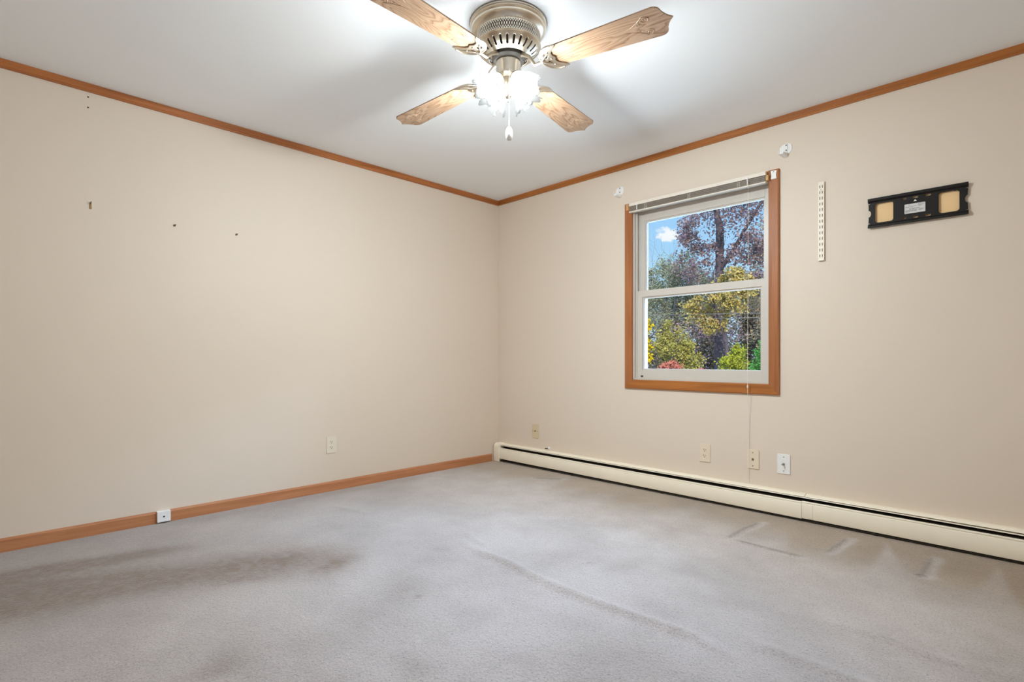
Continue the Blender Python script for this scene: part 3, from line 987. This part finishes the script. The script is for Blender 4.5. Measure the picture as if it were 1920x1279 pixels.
# ================================================================== hydronic baseboard heater
ht = empty('baseboard_heater', (2.1, 0, 0))
tag(ht, 'long almond enamel baseboard heater with dark louvre slots under the window', 'heater')
HX1 = RX - 0.02
SX = 2.604
def tilt(x):
    return (2.5 - x) * 0.0042 if x < SX + 0.03 else 0.003 + (2.66 - x) * 0.003
P(MB().sweep_x([(0, 0.02), (-0.0035, 0.02), (-0.0035, 0.146), (0, 0.146)], 0.07, HX1, tilt), 'back_panel', M_DARK, ht)
top = [(0.0, 0.1535), (-0.010, 0.1545), (-0.030, 0.1510), (-0.0415, 0.1450), (-0.0430, 0.1415), (-0.0405, 0.1420), (-0.029, 0.1480), (0.0, 0.1500)]
P(MB().sweep_x(top, 0.07, SX, tilt), 'top_cover', M_HEAT, ht, smooth=50)
P(MB().sweep_x([(y, z + 0.0005) for y, z in top], SX + 0.012, HX1, tilt), 'top_cover', M_HEAT, ht, smooth=50)
P(MB().sweep_x([(y - 0.0006, z + 0.0014) for y, z in top], SX - 0.028, SX + 0.010, lambda x: tilt(SX - 0.01)), 'top_joiner', M_HEAT, ht, smooth=50)
dmp = [(-0.030, 0.1395), (-0.0440, 0.1375), (-0.0455, 0.1345), (-0.0430, 0.1355), (-0.030, 0.1380)]
P(MB().sweep_x(dmp, 0.07, HX1, lambda x: (2.5 - x) * 0.0040), 'damper', M_HEAT, ht, smooth=50)
frt = [(-0.052, 0.1130), (-0.0570, 0.1165), (-0.0625, 0.1160), (-0.0650, 0.1130), (-0.0650, 0.1085), (-0.0632, 0.1050), (-0.0660, 0.1000), (-0.0660, 0.0260), (-0.0640, 0.0180), (-0.0600, 0.0165), (-0.0600, 0.0185), (-0.0630, 0.0265), (-0.0630, 0.1000), (-0.0605, 0.1060), (-0.0620, 0.1120), (-0.0570, 0.1140)]
P(MB().sweep_x(frt, 0.076, SX, tilt), 'front_panel', M_HEAT, ht, smooth=40)
P(MB().sweep_x(frt, SX + 0.052, HX1, tilt), 'front_panel', M_HEAT, ht, smooth=40)
P(MB().sweep_x([(y - 0.0018, z + 0.0006) for y, z in frt], SX + 0.002, SX + 0.058, lambda x: tilt(SX + 0.035)), 'panel_joiner', M_HEAT, ht, smooth=40)
P(MB().box((0.075, -0.050, 0.060), (HX1, -0.008, 0.118)), 'fin_element', M_DARK, ht)
P(MB().box((0.078, -0.056, 0.006), (HX1, -0.004, 0.014)), 'shade_strip', M_DARK, ht)  # dark strip added in place of the shade under the front panel
for x in (0.12, 0.9, 1.7, 2.45, 2.66, 2.95, 3.7):
    P(MB().box((x, -0.058, 0.002), (x + 0.018, -0.004, 0.012)).box((x, -0.006, 0.004), (x + 0.003, -0.0035, 0.13)), 'bracket', M_DARK, ht)
cap = []
for i in range(9):
    a = PI / 2 * i / 8
    cap.append((-0.034 - 0.038 * math.sin(a), 0.130 + 0.038 * math.cos(a)))
capp = [(0.0, 0.002), (0.0, 0.168)] + cap + [(-0.072, 0.002)]
P(MB().sweep_x(capp, 0.014, 0.078), 'end_cap', M_HEAT, ht, smooth=35, bevel=0.0015)

# ================================================================== ceiling fan
FC = Vector((1.942, -1.791, RH))
fan = empty('ceiling_fan', FC)
tag(fan, 'flush-mount ceiling fan with oak blades, nickel housing and four lit tulip shades', 'ceiling fan')
def F(mb, name, mat, parent=fan, **kw):
    return mb.build(name, mat, parent, **kw)
# canopy ring with stepped ridges and cove (z measured down from the ceiling)
F(MB().lathe([(0.02, -0.0002), (0.163, -0.0002), (0.1665, -0.004), (0.1665, -0.009), (0.1635, -0.012), (0.1640, -0.016), (0.1660, -0.0185), (0.1640, -0.0225), (0.1615, -0.0255), (0.1620, -0.030), (0.1600, -0.036), (0.1560, -0.041),
              (0.1500, -0.0460), (0.1450, -0.0500), (0.1410, -0.0520), (0.1400, -0.0545), (0.02, -0.0545)], 96), 'canopy', M_NICKEL, smooth=25)
# perforated vent band: real holes
def perforated(rows, cols, sub, r_of, z_of, hole):
    nv, nu = rows, cols * sub
    vs = []
    for j in range(nv + 1):
        t = j / nv
        for i in range(nu):
            a = 2 * PI * i / nu
            vs.append((r_of(t) * math.cos(a), r_of(t) * math.sin(a), z_of(t)))
    fs = []
    for j in range(nv):
        for i in range(nu):
            if hole((i + 0.5) / sub, (j + 0.5) / nv):
                continue
            k = (i + 1) % nu
            fs.append((j * nu + i, j * nu + k, (j + 1) * nu + k, (j + 1) * nu + i))
    return MB().add(vs, fs)
def vent_hole(u, t):
    u0 = (u % 1.0) - 0.5
    for cu, ct, ru, rt in ((0, 0.5, 0.26, 0.20), (-0.5, 0.30, 0.24, 0.11), (0.5, 0.30, 0.24, 0.11), (-0.5, 0.70, 0.24, 0.11), (0.5, 0.70, 0.24, 0.11), (0, 0.16, 0.20, 0.06), (0, 0.84, 0.20, 0.06)):
        if ((u0 - cu) / ru) ** 2 + ((t - ct) / rt) ** 2 < 1:
            return True
    return False
F(perforated(22, 84, 8, lambda t: 0.1395, lambda t: -0.0530 - 0.0500 * t, vent_hole), 'vent_band', M_NICKEL, smooth=60)
NS = 27
def slot_hole(u, t):
    r = 0.139 - 0.054 * t
    du = ((u % 1.0) - 0.5) * 2 * PI / NS * r
    L0, L1 = 0.28, 0.70
    wd = 0.0045
    seg = 0.071
    dt = 0 if L0 < t < L1 else (min(abs(t - L0), abs(t - L1))) * seg
    return du * du + dt * dt < wd * wd
F(perforated(44, NS, 30, lambda t: 0.1395 - 0.0535 * t + 0.004 * math.sin(PI * t), lambda t: -0.1030 - 0.0460 * t - 0.004 * math.sin(PI * t), slot_hole), 'motor_housing', M_NICKEL, smooth=60, solid=0.0015)
F(MB().lathe([(0.1405, -0.1000), (0.1425, -0.1025), (0.1410, -0.1050), (0.1385, -0.1045)], 96), 'housing_bead', M_NICKEL, smooth=60)
F(MB().lathe([(0.001, -0.055), (0.120, -0.055), (0.120, -0.098), (0.080, -0.140), (0.001, -0.140)], 48), 'motor', M_NICKEL_D, smooth=30)
F(MB().lathe([(0.0860, -0.1485), (0.0872, -0.1495), (0.0862, -0.1505), (0.0850, -0.1495), (0.0860, -0.1485)], 64), 'rim', M_NICKEL, smooth=60)
F(MB().lathe([(0.001, -0.139), (0.066, -0.139), (0.070, -0.143), (0.070, -0.155), (0.062, -0.164), (0.001, -0.164)], 48), 'flywheel', M_HUB, smooth=30)
# switch housing and light fitter
F(MB().lathe([(0.001, -0.160), (0.046, -0.160), (0.0535, -0.168), (0.0545, -0.174), (0.0535, -0.178), (0.0525, -0.222), (0.056, -0.225), (0.056, -0.231), (0.050, -0.236), (0.040, -0.243), (0.034, -0.262), (0.030, -0.280), (0.022, -0.292), (0.020, -0.310), (0.014, -0.322), (0.006, -0.328), (0.006, -0.336), (0.001, -0.338)], 48), 'switch_housing', M_NICKEL, smooth=30)

# blade outline with an ogee point at the tip
def blade_outline():
    wr, wt = 0.062, 0.079
    up = [(0.190, 0.0), (0.190, 0.030), (0.197, 0.047), (0.215, 0.058), (0.235, wr)]
    up += [(0.655, wt)]
    for i in range(1, 8):                       # rounded shoulder
        a = PI / 2 * (1 - i / 7)
        up.append((0.655 + 0.030 * math.cos(a), wt - 0.028 + 0.028 * math.sin(a)))
    up += [(0.6885, 0.040), (0.6945, 0.027), (0.703, 0.014), (0.712, 0.005), (0.717, 0.0)]
    lo = [(x, -y) for x, y in up[1:-1]][::-1]
    return up + lo
BO = blade_outline()
def blade_mesh():
    bm = bmesh.new()
    vs = [bm.verts.new((x, y, 0.0027)) for x, y in BO]
    f = bm.faces.new(vs)
    r = bmesh.ops.extrude_face_region(bm, geom=[f])
    bmesh.ops.translate(bm, verts=[v for v in r['geom'] if isinstance(v, bmesh.types.BMVert)], vec=(0, 0, -0.0054))
    bmesh.ops.recalc_face_normals(bm, faces=bm.faces)
    me = bpy.data.meshes.new('blade')
    bm.to_mesh(me)
    bm.free()
    me.materials.append(M_BLADE)
    return me
def spiral(cx, cy, r0, turns, a0, hand, n=26):
    return [(cx + hand * r0 * (1 - 0.85 * i / n) * math.cos(a0 + turns * 2 * PI * i / n), cy + r0 * (1 - 0.85 * i / n) * math.sin(a0 + turns * 2 * PI * i / n), -0.0028) for i in range(n + 1)]
def tip_scroll():
    mb = MB()
    for s in (-1, 1):
        for (cx, cy, r0, tn, a0, hd) in ((0.622, 0.036, 0.017, 1.6, PI, 1), (0.590, 0.016, 0.009, 1.3, 0, 1)):
            mb.tube([(x, s * y, z) for x, y, z in spiral(cx, cy, r0, tn, a0, hd)], 0.0009, 5)
        mb.tube([(0.530, s * 0.006, -0.0028), (0.560, s * 0.014, -0.0028), (0.590, s * 0.030, -0.0028), (0.612, s * 0.050, -0.0028), (0.638, s * 0.048, -0.0028)], [0.0004, 0.0010, 0.0013, 0.0010, 0.0004], 5)
    mb.tube([(0.640, 0, -0.0028), (0.665, 0, -0.0028), (0.690, 0, -0.0028)], [0.0004, 0.0015, 0.0004], 5)
    return mb
def root_scroll(s):
    mb = MB()
    mb.tube([(x, s * y, z) for x, y, z in spiral(0.290, 0.030, 0.013, 1.5, 0, -1)], 0.0009, 5)
    mb.tube([(0.255, s * 0.018, -0.0028), (0.275, s * 0.020, -0.0028), (0.300, s * 0.040, -0.0028), (0.335, s * 0.044, -0.0028)], [0.0004, 0.0010, 0.0012, 0.0004], 5)
    return mb
def bracket_parts(root):
    # crescent holding the blade root, scalloped inner edge
    outer = []
    for i in range(25):
        a = math.radians(100 + 160 * i / 24)
        outer.append((0.240 + 0.072 * math.cos(a), 0.074 * math.sin(a)))
    inner = [(0.262, -0.068), (0.250, -0.052), (0.236, -0.044), (0.226, -0.030), (0.224, -0.014), (0.232, 0.0), (0.224, 0.014), (0.226, 0.030), (0.236, 0.044), (0.250, 0.052), (0.262, 0.068)]
    poly = [(0.262, 0.070)] + outer + inner[:-1]
    cut = [[(0.184, 0.012), (0.200, 0.006), (0.212, 0.020), (0.204, 0.040), (0.190, 0.034)], [(0.184, -0.012), (0.190, -0.034), (0.204, -0.040), (0.212, -0.020), (0.200, -0.006)]]
    pl = flat_plate('blade_bracket', poly, cut, 0.004, M_NICKEL, root, (0, 0, -0.0058), (0, 0, 0), 0.0012)
    d = MB()
    d.tube([(0.242, 0.071, -0.008)] + [(x, y, -0.0085) for x, y in outer[1:-1:2]] + [(0.242, -0.071, -0.008)], 0.0042, 8)
    for s in (-1, 1):
        d.tube([(0.172, s * 0.006, -0.009), (0.190, s * 0.018, -0.010), (0.206, s * 0.030, -0.010), (0.220, s * 0.050, -0.009), (0.240, s * 0.064, -0.008)], [0.004, 0.0045, 0.004, 0.0035, 0.002], 8)
        d.ball((0.214, s * 0.036, -0.0095), 0.0042)
    d.ball((0.216, 0, -0.0095), 0.0042)
    d.ball((0.176, 0, -0.010), 0.008)
    o = d.build('scrollwork', M_NICKEL, root, smooth=60)
    return pl, o
BLM = blade_mesh()
PITCH = math.radians(-6.0)
blades = [(11.9, 2.198, -0.9), (99.7, 2.196, -0.45), (185.9, 2.199, -2.8), (273.2, 2.216, -0.3)]
root0 = None
for k, (ang, zc, tilt_) in enumerate(blades):
    bo = bpy.data.objects.new('blade', BLM)
    COL.objects.link(bo)
    bo.parent = fan
    bo.matrix_local = Matrix.Translation((0, 0, zc - RH)) @ Matrix.Rotation(math.radians(ang), 4, 'Z') @ Matrix.Rotation(-math.radians(tilt_), 4, 'Y') @ Matrix.Rotation(PITCH, 4, 'X')
    if k == 0:
        sc_o = tip_scroll().build('tip_scroll', M_INLAY, bo)
        rs_o = [root_scroll(s).build('root_scroll', M_INLAY, bo) for s in (-1, 1)]
        pl_o, sw_o = bracket_parts(bo)
        kids = (sc_o, *rs_o, pl_o, sw_o)
    else:
        for c in kids:
            q = c.copy()
            COL.objects.link(q)
            q.parent = bo
    # arm from the flywheel to this blade
    am = Matrix.Rotation(math.radians(ang), 4, 'Z')
    z1 = zc - RH - 0.012
    arm = MB()
    pts = [am @ Vector(p) for p in ((0.060, 0, -0.152), (0.080, 0, -0.156), (0.105, 0, -0.172), (0.135, 0, z1 - 0.002), (0.172, 0, z1))]
    arm.tube(pts, [0.008, 0.009, 0.008, 0.0075, 0.007], 10)
    arm.build('blade_arm', M_NICKEL, fan, smooth=60)

# four tulip shades on short arms
def shade_mesh():
    nu, nt_ = 144, 26
    vs, fs = [], []
    for j in range(nt_ + 1):
        t = j / nt_
        r = 0.026 + 0.016 * math.sin(min(1, t * 1.6) * PI / 2) + 0.007 * t
        r += 0.017 * max(0, (t - 0.62) / 0.38) ** 1.7
        for i in range(nu):
            a = 2 * PI * i / nu
            fl = max(0, (t - 0.45) / 0.55) ** 2
            rr = r + fl * 0.0055 * math.cos(6 * a) + 0.0005 * math.cos(36 * a) * min(1, t * 4)
            zz = -(0.098 * t) - fl * 0.010 * math.cos(6 * a)
            vs.append((rr * math.cos(a), rr * math.sin(a), zz))
    for j in range(nt_):
        for i in range(nu):
            k = (i + 1) % nu
            fs.append((j * nu + i, j * nu + k, (j + 1) * nu + k, (j + 1) * nu + i))
    return MB().add(vs, fs)
def bulb_mesh():
    return MB().lathe([(0.0005, -0.098), (0.012, -0.0965), (0.021, -0.092), (0.027, -0.084), (0.0295, -0.074), (0.028, -0.062), (0.023, -0.050), (0.016, -0.038), (0.013, -0.026), (0.013, -0.012), (0.0005, -0.012)], 24)
AZ = (-6, -96, 84, 174)
TILT = math.radians(48)                              # below the horizontal
first = None
for k, az in enumerate(AZ):
    a = math.radians(az)
    rad = Vector((math.cos(a), math.sin(a), 0))
    axis = rad * math.cos(TILT) + Vector((0, 0, -math.sin(TILT)))
    base = rad * 0.050 + Vector((0, 0, -0.248))
    rot = axis.to_track_quat('-Z', 'Y').to_matrix().to_4x4()
    mtx = Matrix.Translation(base) @ rot
    if first is None:
        sh = shade_mesh().build('glass_shade', M_SHADE, fan, smooth=60)
        bu = bulb_mesh().build('bulb', M_BULB, sh, smooth=60)
        cu = MB().lathe([(0.001, 0.012), (0.016, 0.012), (0.022, 0.004), (0.0300, -0.004), (0.0305, -0.012), (0.0285, -0.012), (0.001, -0.008)], 28).build('shade_holder', M_NICKEL, sh, smooth=30)
        first = (sh, bu, cu)
    else:
        sh = first[0].copy()
        COL.objects.link(sh)
        for c in first[1:]:
            q = c.copy()
            COL.objects.link(q)
            q.parent = sh
    sh.parent = fan
    sh.matrix_local = mtx
    ld = bpy.data.lights.new('bulb_light', 'POINT')
    ld.energy = BULB
    ld.color = (0.91, 0.985, 1.0)
    ld.shadow_soft_size = 0.050
    lo = bpy.data.objects.new('bulb_light', ld)
    COL.objects.link(lo)
    lo.parent = sh
    lo.location = (0, 0, -0.070)
    MB().tube([rad * 0.026 + Vector((0, 0, -0.232)), rad * 0.040 + Vector((0, 0, -0.236)), base - axis * 0.010], [0.012, 0.012, 0.012], 12).build('lamp_arm', M_NICKEL, fan, smooth=50)

# pull chains, one ending in a white knob
tc_dir = Vector((0.7060, -0.7082, 0))                # from the fan toward the doorway side of the room
rt_dir = Vector((0.7082, 0.7060, 0))
def chain(p, z0, z1, r=0.0016, step=0.0062):
    m = MB()
    z = z0
    m.tube([(p.x, p.y, z0), (p.x, p.y, z1)], 0.0006, 5)
    while z > z1:
        m.ball((p.x, p.y, z), r, 8, 5)
        z -= step
    return m
p1 = tc_dir * 0.060 + rt_dir * 0.004
c1 = F(chain(p1, -0.220, -0.476), 'pull_chain', M_NICKEL)
kn = MB().lathe([(0.001, 0.0), (0.008, -0.001), (0.0135, -0.012), (0.0150, -0.026), (0.0145, -0.038), (0.0118, -0.050), (0.0095, -0.054), (0.0075, -0.052), (0.001, -0.050)], 24, Matrix.Translation((p1.x, p1.y, -0.474))).build('pull_knob', M_WHITE, c1, smooth=40)
p2 = tc_dir * 0.020 - rt_dir * 0.060
c2 = F(chain(p2, -0.215, -0.400, 0.0014), 'pull_chain', M_NICKEL)
MB().ball((p2.x, p2.y, -0.404), 0.0040, 10, 6).build('chain_end', M_NICKEL, c2)

# ================================================================== outside: ground, trees, shrubs, a cable
gd = MB()
gd.add([(-45, WT + 0.02, -0.55), (35, WT + 0.02, -0.55), (35, 48, -0.5), (-45, 48, -0.5)], [(0, 1, 2, 3)])
M_GROUND = plain('bounce_ground', lin(150, 148, 142), 0.9, noise=0.2, scale=0.8)  # unseen ground made pale grey to bounce light onto the ceiling
tag(gd.build('ground', M_GROUND), 'pale unseen ground outside the window that bounces light onto the ceiling', 'ground', kind='structure')

M_BARK = plain('dark_bark', lin(34, 29, 31), 1.0, spec=0.0, noise=0.25, scale=6)
M_BARK_P = plain('pale_bark', lin(46, 44, 42), 1.0, spec=0.0, noise=0.2, scale=6)

def leaves(rng, clusters, n, size, elong=1.6):
    """clusters: list of (centre, (rx, ry, rz), weight)"""
    vs, fs = [], []
    tot = sum(c[2] for c in clusters)
    def rand_dir():
        return Vector((rng.gauss(0, 1), rng.gauss(0, 1), rng.gauss(0, 1))).normalized()
    for c, rr, w in clusters:
        m = int(n * w / tot)
        ns = max(26, int(30 * rr[0] / max(rr[2], 0.5)))
        wide = min(1.0, 2.5 * rr[2] / rr[0])
        sprays = [(rand_dir() * (rng.random() ** 0.4) * 0.92, rng.uniform(0.18, 0.42)) for _ in range(ns)]
        for _ in range(m):
            sd, sr = sprays[rng.randrange(ns)]
            d = sd + rand_dir() * sr * (rng.random() ** 0.6) * rng.choice((1.0, 1.0, 1.0, 1.5))
            d.x = sd.x + (d.x - sd.x) * wide
            p = Vector((c[0] + d.x * rr[0], c[1] + d.y * rr[1], c[2] + d.z * rr[2]))
            u = Vector((rng.gauss(0, 1), rng.gauss(0, 1), rng.gauss(0, 0.7))).normalized()
            v = u.orthogonal()
            v.rotate(Quaternion(u, rng.uniform(0, 2 * PI)))
            s = size * rng.uniform(0.6, 1.3)
            u *= s * elong / 2
            v = v.normalized() * s / 2
            k = len(vs)
            b_ = u.cross(v).normalized() * s * 0.15
            vs += [p - u, p + v + b_, p + u, p - v + b_]
            fs += [(k, k + 1, k + 2), (k, k + 2, k + 3)]
    return vs, fs

def leaf_object(name, rng, clusters, n, size, mat, root):
    vs, fs = leaves(rng, clusters, n, size)
    me = bpy.data.meshes.new(name)
    me.from_pydata([tuple(v) for v in vs], [], fs)
    me.materials.append(mat)
    o = bpy.data.objects.new(name, me)
    COL.objects.link(o)
    o.parent = root
    return o

def limb(mb, rng, p, d, length, r, depth, spread=0.6):
    pts, rads = [Vector(p)], [r]
    q = Vector(p)
    dd = Vector(d).normalized()
    for i in range(4):
        dd = (dd + Vector((rng.gauss(0, 0.10), rng.gauss(0, 0.10), rng.gauss(0.03, 0.06)))).normalized()
        q = q + dd * length / 4
        pts.append(q.copy())
        rads.append(r * (1 - 0.13 * (i + 1)))
    mb.tube(pts, rads, 7 if depth > 1 else 5, cap=False)
    if depth > 0:
        for i in range(2 if depth > 2 else 3):
            nd = (dd + Vector((rng.gauss(0, spread), rng.gauss(0, spread), rng.gauss(0.15, spread * 0.6)))).normalized()
            limb(mb, rng, pts[-1 if i < 2 else 2], nd, length * rng.uniform(0.55, 0.8), rads[-1] * 0.72, depth - 1, spread)

GZ = -0.5
def tree(name, label, x, y, height, trunk_r, crown, n, size, lmat, bmat, seed, lean=(0, 0), depth=3, cat='tree', group=None, trunk_frac=0.45, spread=0.6):
    rng = random.Random(seed)
    root = empty(name, (x, y, GZ))
    tag(root, label, cat, group)
    if trunk_r:
        tb = MB()
        h = height * trunk_frac
        tb.tube([(0, 0, -0.1), (lean[0] * 0.1, lean[1] * 0.1, 0.25), (lean[0] * 0.5, lean[1] * 0.5, h * 0.5), (lean[0], lean[1], h)], [trunk_r * 1.45, trunk_r * 1.08, trunk_r * 0.95, trunk_r * 0.85], 10)
        for i in range(3):
            dr = Vector((rng.gauss(0, spread * 0.5), rng.gauss(0, spread * 0.5), 1.0))
            limb(tb, rng, (lean[0], lean[1], h * (1 - 0.12 * i)), dr, height * 0.28, trunk_r * (0.75 - 0.12 * i), depth, spread)
        tb.build('trunk', bmat, root, smooth=60)
    leaf_object('foliage', rng, crown, n, size, lmat, root)
    return root

L_PURPLE = leaf_mat('maple_leaf_dry', [lin(120, 96, 110), lin(150, 118, 120), lin(176, 140, 120), lin(130, 108, 130), lin(190, 160, 150)])
L_YELLOW = leaf_mat('leaf_yellow', [lin(196, 164, 84), lin(224, 192, 100), lin(206, 164, 104), lin(232, 208, 130), lin(176, 158, 80)])
L_BRIGHT = leaf_mat('leaf_bright_yellow', [lin(250, 204, 20), lin(255, 220, 40), lin(240, 186, 20)])
L_GREY = leaf_mat('leaf_grey_green', [lin(150, 150, 120), lin(170, 170, 140), lin(140, 144, 96), lin(190, 186, 170), lin(170, 166, 110)])
L_OLIVE = leaf_mat('leaf_olive', [lin(170, 160, 70), lin(200, 184, 90), lin(150, 140, 70), lin(220, 200, 110), lin(180, 150, 90)])
L_RED = leaf_mat('leaf_red', [lin(220, 120, 104), lin(236, 140, 110), lin(206, 100, 100)])
L_PINK = leaf_mat('leaf_pink', [lin(214, 110, 124), lin(226, 140, 140), lin(190, 100, 110)])
L_YG = leaf_mat('leaf_yellow_green', [lin(180, 184, 50), lin(200, 196, 70), lin(150, 164, 50), lin(206, 190, 80)])
L_GREEN = leaf_mat('leaf_green', [lin(84, 160, 66), lin(116, 190, 92), lin(64, 130, 54)])
L_OAK = leaf_mat('leaf_oak_brown', [lin(176, 150, 130), lin(196, 170, 140), lin(160, 146, 130), lin(200, 160, 110), lin(150, 150, 110)])
L_BACK = leaf_mat('leaf_wood_edge', [lin(120, 106, 100), lin(140, 122, 96), lin(110, 104, 110), lin(150, 138, 100), lin(100, 96, 84)])

# the big dark-trunked maple
tree('maple_tree', 'tall maple with thick dark trunk and thin purple brown leaves', -3.75, 13.25, 9.0, 0.145,
     [((0.2, 0, 6.6), (1.6, 1.4, 1.3), 3), ((1.3, 0, 5.9), (1.3, 1.2, 1.6), 3), ((-0.8, 0, 5.0), (0.9, 0.9, 1.1), 2), ((0.8, 0.2, 4.4), (1.1, 1.0, 0.9), 2), ((-0.1, 0, 7.6), (1.8, 1.2, 0.8), 2), ((-0.4, -0.3, 2.2), (1.4, 0.9, 1.2), 1.2)],
     13000, 0.058, L_PURPLE, M_BARK, 11, (0.05, 0.0), 3, trunk_frac=0.62, spread=0.5)
tree('yellow_tree', 'small golden yellow tree in front of the dark maple trunk', -2.20, 10.60, 4.6, 0.05,
     [((-0.25, 0, 3.05), (0.75, 0.7, 0.55), 4), ((0.1, 0, 3.5), (0.45, 0.4, 0.4), 1.5), ((-0.45, 0, 2.35), (0.4, 0.4, 0.35), 1.5), ((-0.9, 0, 2.75), (0.5, 0.4, 0.4), 1.3)],
     7000, 0.046, L_YELLOW, M_BARK, 12, (-0.2, 0.0), 2)
tree('silver_birch', 'grey green half bare tree with pale branches', -6.55, 15.40, 6.6, 0.082,
     [((0.1, 0, 4.45), (1.10, 0.9, 1.15), 4), ((-0.6, 0, 3.5), (0.92, 0.7, 1.05), 2), ((0.9, 0, 3.6), (0.7, 0.7, 1.05), 2)],
     13000, 0.050, L_GREY, M_BARK_P, 13, (0.0, 0.0), 3, trunk_frac=0.35)
tree('golden_tree', 'vivid yellow leaved sapling at the corner side of the window view', -2.80, 7.17, 2.6, 0.03,
     [((0.0, 0, 1.62), (0.24, 0.2, 0.30), 3), ((0.02, 0, 2.16), (0.22, 0.2, 0.20), 2), ((-0.1, 0, 2.75), (0.2, 0.2, 0.2), 0.8)],
     1700, 0.040, L_BRIGHT, M_BARK, 14, (-0.1, 0.0), 2)
tree('olive_bush', 'broad olive and gold bush in the middle of the garden edge', -2.75, 8.60, 2.6, 0.03,
     [((0.0, 0, 1.55), (0.50, 0.45, 0.62), 3), ((-0.3, 0, 1.9), (0.32, 0.3, 0.5), 1.5), ((0.25, 0, 1.2), (0.45, 0.4, 0.5), 1.6)],
     7000, 0.036, L_OLIVE, M_BARK, 15, (0, 0), 2, cat='bush', trunk_frac=0.2)
tree('red_bush', 'low coral red bush at the foot of the olive bush', -1.13, 5.28, 1.5, 0.012,
     [((0.0, 0, 1.20), (0.24, 0.22, 0.20), 3)], 1800, 0.03, L_RED, M_BARK, 16, (0, 0), 1, cat='bush', trunk_frac=0.4)
tree('pink_bush', 'tiny pink tipped bush left of the maple trunk foot', -0.93, 6.18, 1.4, 0.010,
     [((0.0, 0, 1.13), (0.15, 0.15, 0.14), 3)], 800, 0.028, L_PINK, M_BARK, 17, (0, 0), 1, cat='bush', trunk_frac=0.4)
tree('lime_bush', 'yellow green bush right of the maple trunk foot', -0.53, 6.58, 1.9, 0.015,
     [((0.0, 0, 1.35), (0.30, 0.28, 0.34), 3)], 3000, 0.03, L_YG, M_BARK, 18, (0, 0), 2, cat='bush', trunk_frac=0.3)
tree('green_shrub', 'bright green evergreen shrub at the casing side of the view', 0.19, 5.85, 1.9, 0.015,
     [((0.0, 0, 1.15), (0.20, 0.2, 0.40), 3), ((0.08, 0, 1.45), (0.16, 0.16, 0.3), 1.5)], 4200, 0.026, L_GREEN, M_BARK, 19, (0, 0), 2, cat='shrub', trunk_frac=0.3)
tree('oak_tree', 'pale brown thin leaved oak at the casing side of the view', -3.10, 16.60, 8.1, 0.09,
     [((0.0, 0, 5.2), (1.0, 0.9, 1.5), 3), ((-0.3, 0, 3.6), (1.1, 0.9, 1.1), 3), ((0.3, 0, 7.0), (1.1, 0.9, 1.25), 1.5), ((0.1, 0, 2.1), (1.1, 0.9, 1.0), 2)],
     9000, 0.05, L_OAK, M_BARK, 20, (-0.1, 0.0), 3)
# the wood behind
wood_labels = ['dense brown wood edge tree behind the grey green tree', 'dense brown wood edge tree behind the olive bush', 'dense brown wood edge tree behind the golden tree and maple',
               'dense brown wood edge tree behind the lime bush', 'dense brown wood edge tree behind the oak']
for i, (x, y) in enumerate([(-12.5, 22.0), (-11.8, 25.6), (-8.2, 21.6), (-7.4, 25.2), (-3.8, 21.2)]):
    tree('wood_edge_tree', wood_labels[i], x, y, 7.0, 0.12,
         [((0, 0, 0.7), (1.5, 1.0, 1.1), 2.4), ((0, 0, 2.0), (1.5, 1.0, 1.7), 3), ((0.3, 0, 4.1), (1.6, 1.0, 1.8), 3)], 14000, 0.085, L_BACK, M_BARK, 30 + i, (0, 0), 2, group='trees of the wood behind the garden')
tree('field_hedge', 'long low dark hedge far beyond all the trees', -9.5, 30.0, 2.0, 0,
     [((0, 0, 0.9), (11.0, 0.9, 1.5), 3)], 16000, 0.13, L_BACK, M_BARK, 41, (0, 0), 0, cat='hedge')
M_CABLE = plain('cable_sheath', lin(56, 54, 54), 0.9, spec=0.0)
for z0, lb in ((1.948, 'pale utility cable crossing before the trees, lower of two'), (2.056, 'pale utility cable crossing before the trees, upper of two')):
    cbl = MB().tube([(-9 + t, 9.7, z0 - 0.0385 * (-9 + t + 2.42) + 0.0006 * (t - 6.6) ** 2) for t in range(15)], 0.0045, 5)
    tag(cbl.build('utility_cable', M_CABLE), lb, 'cable')
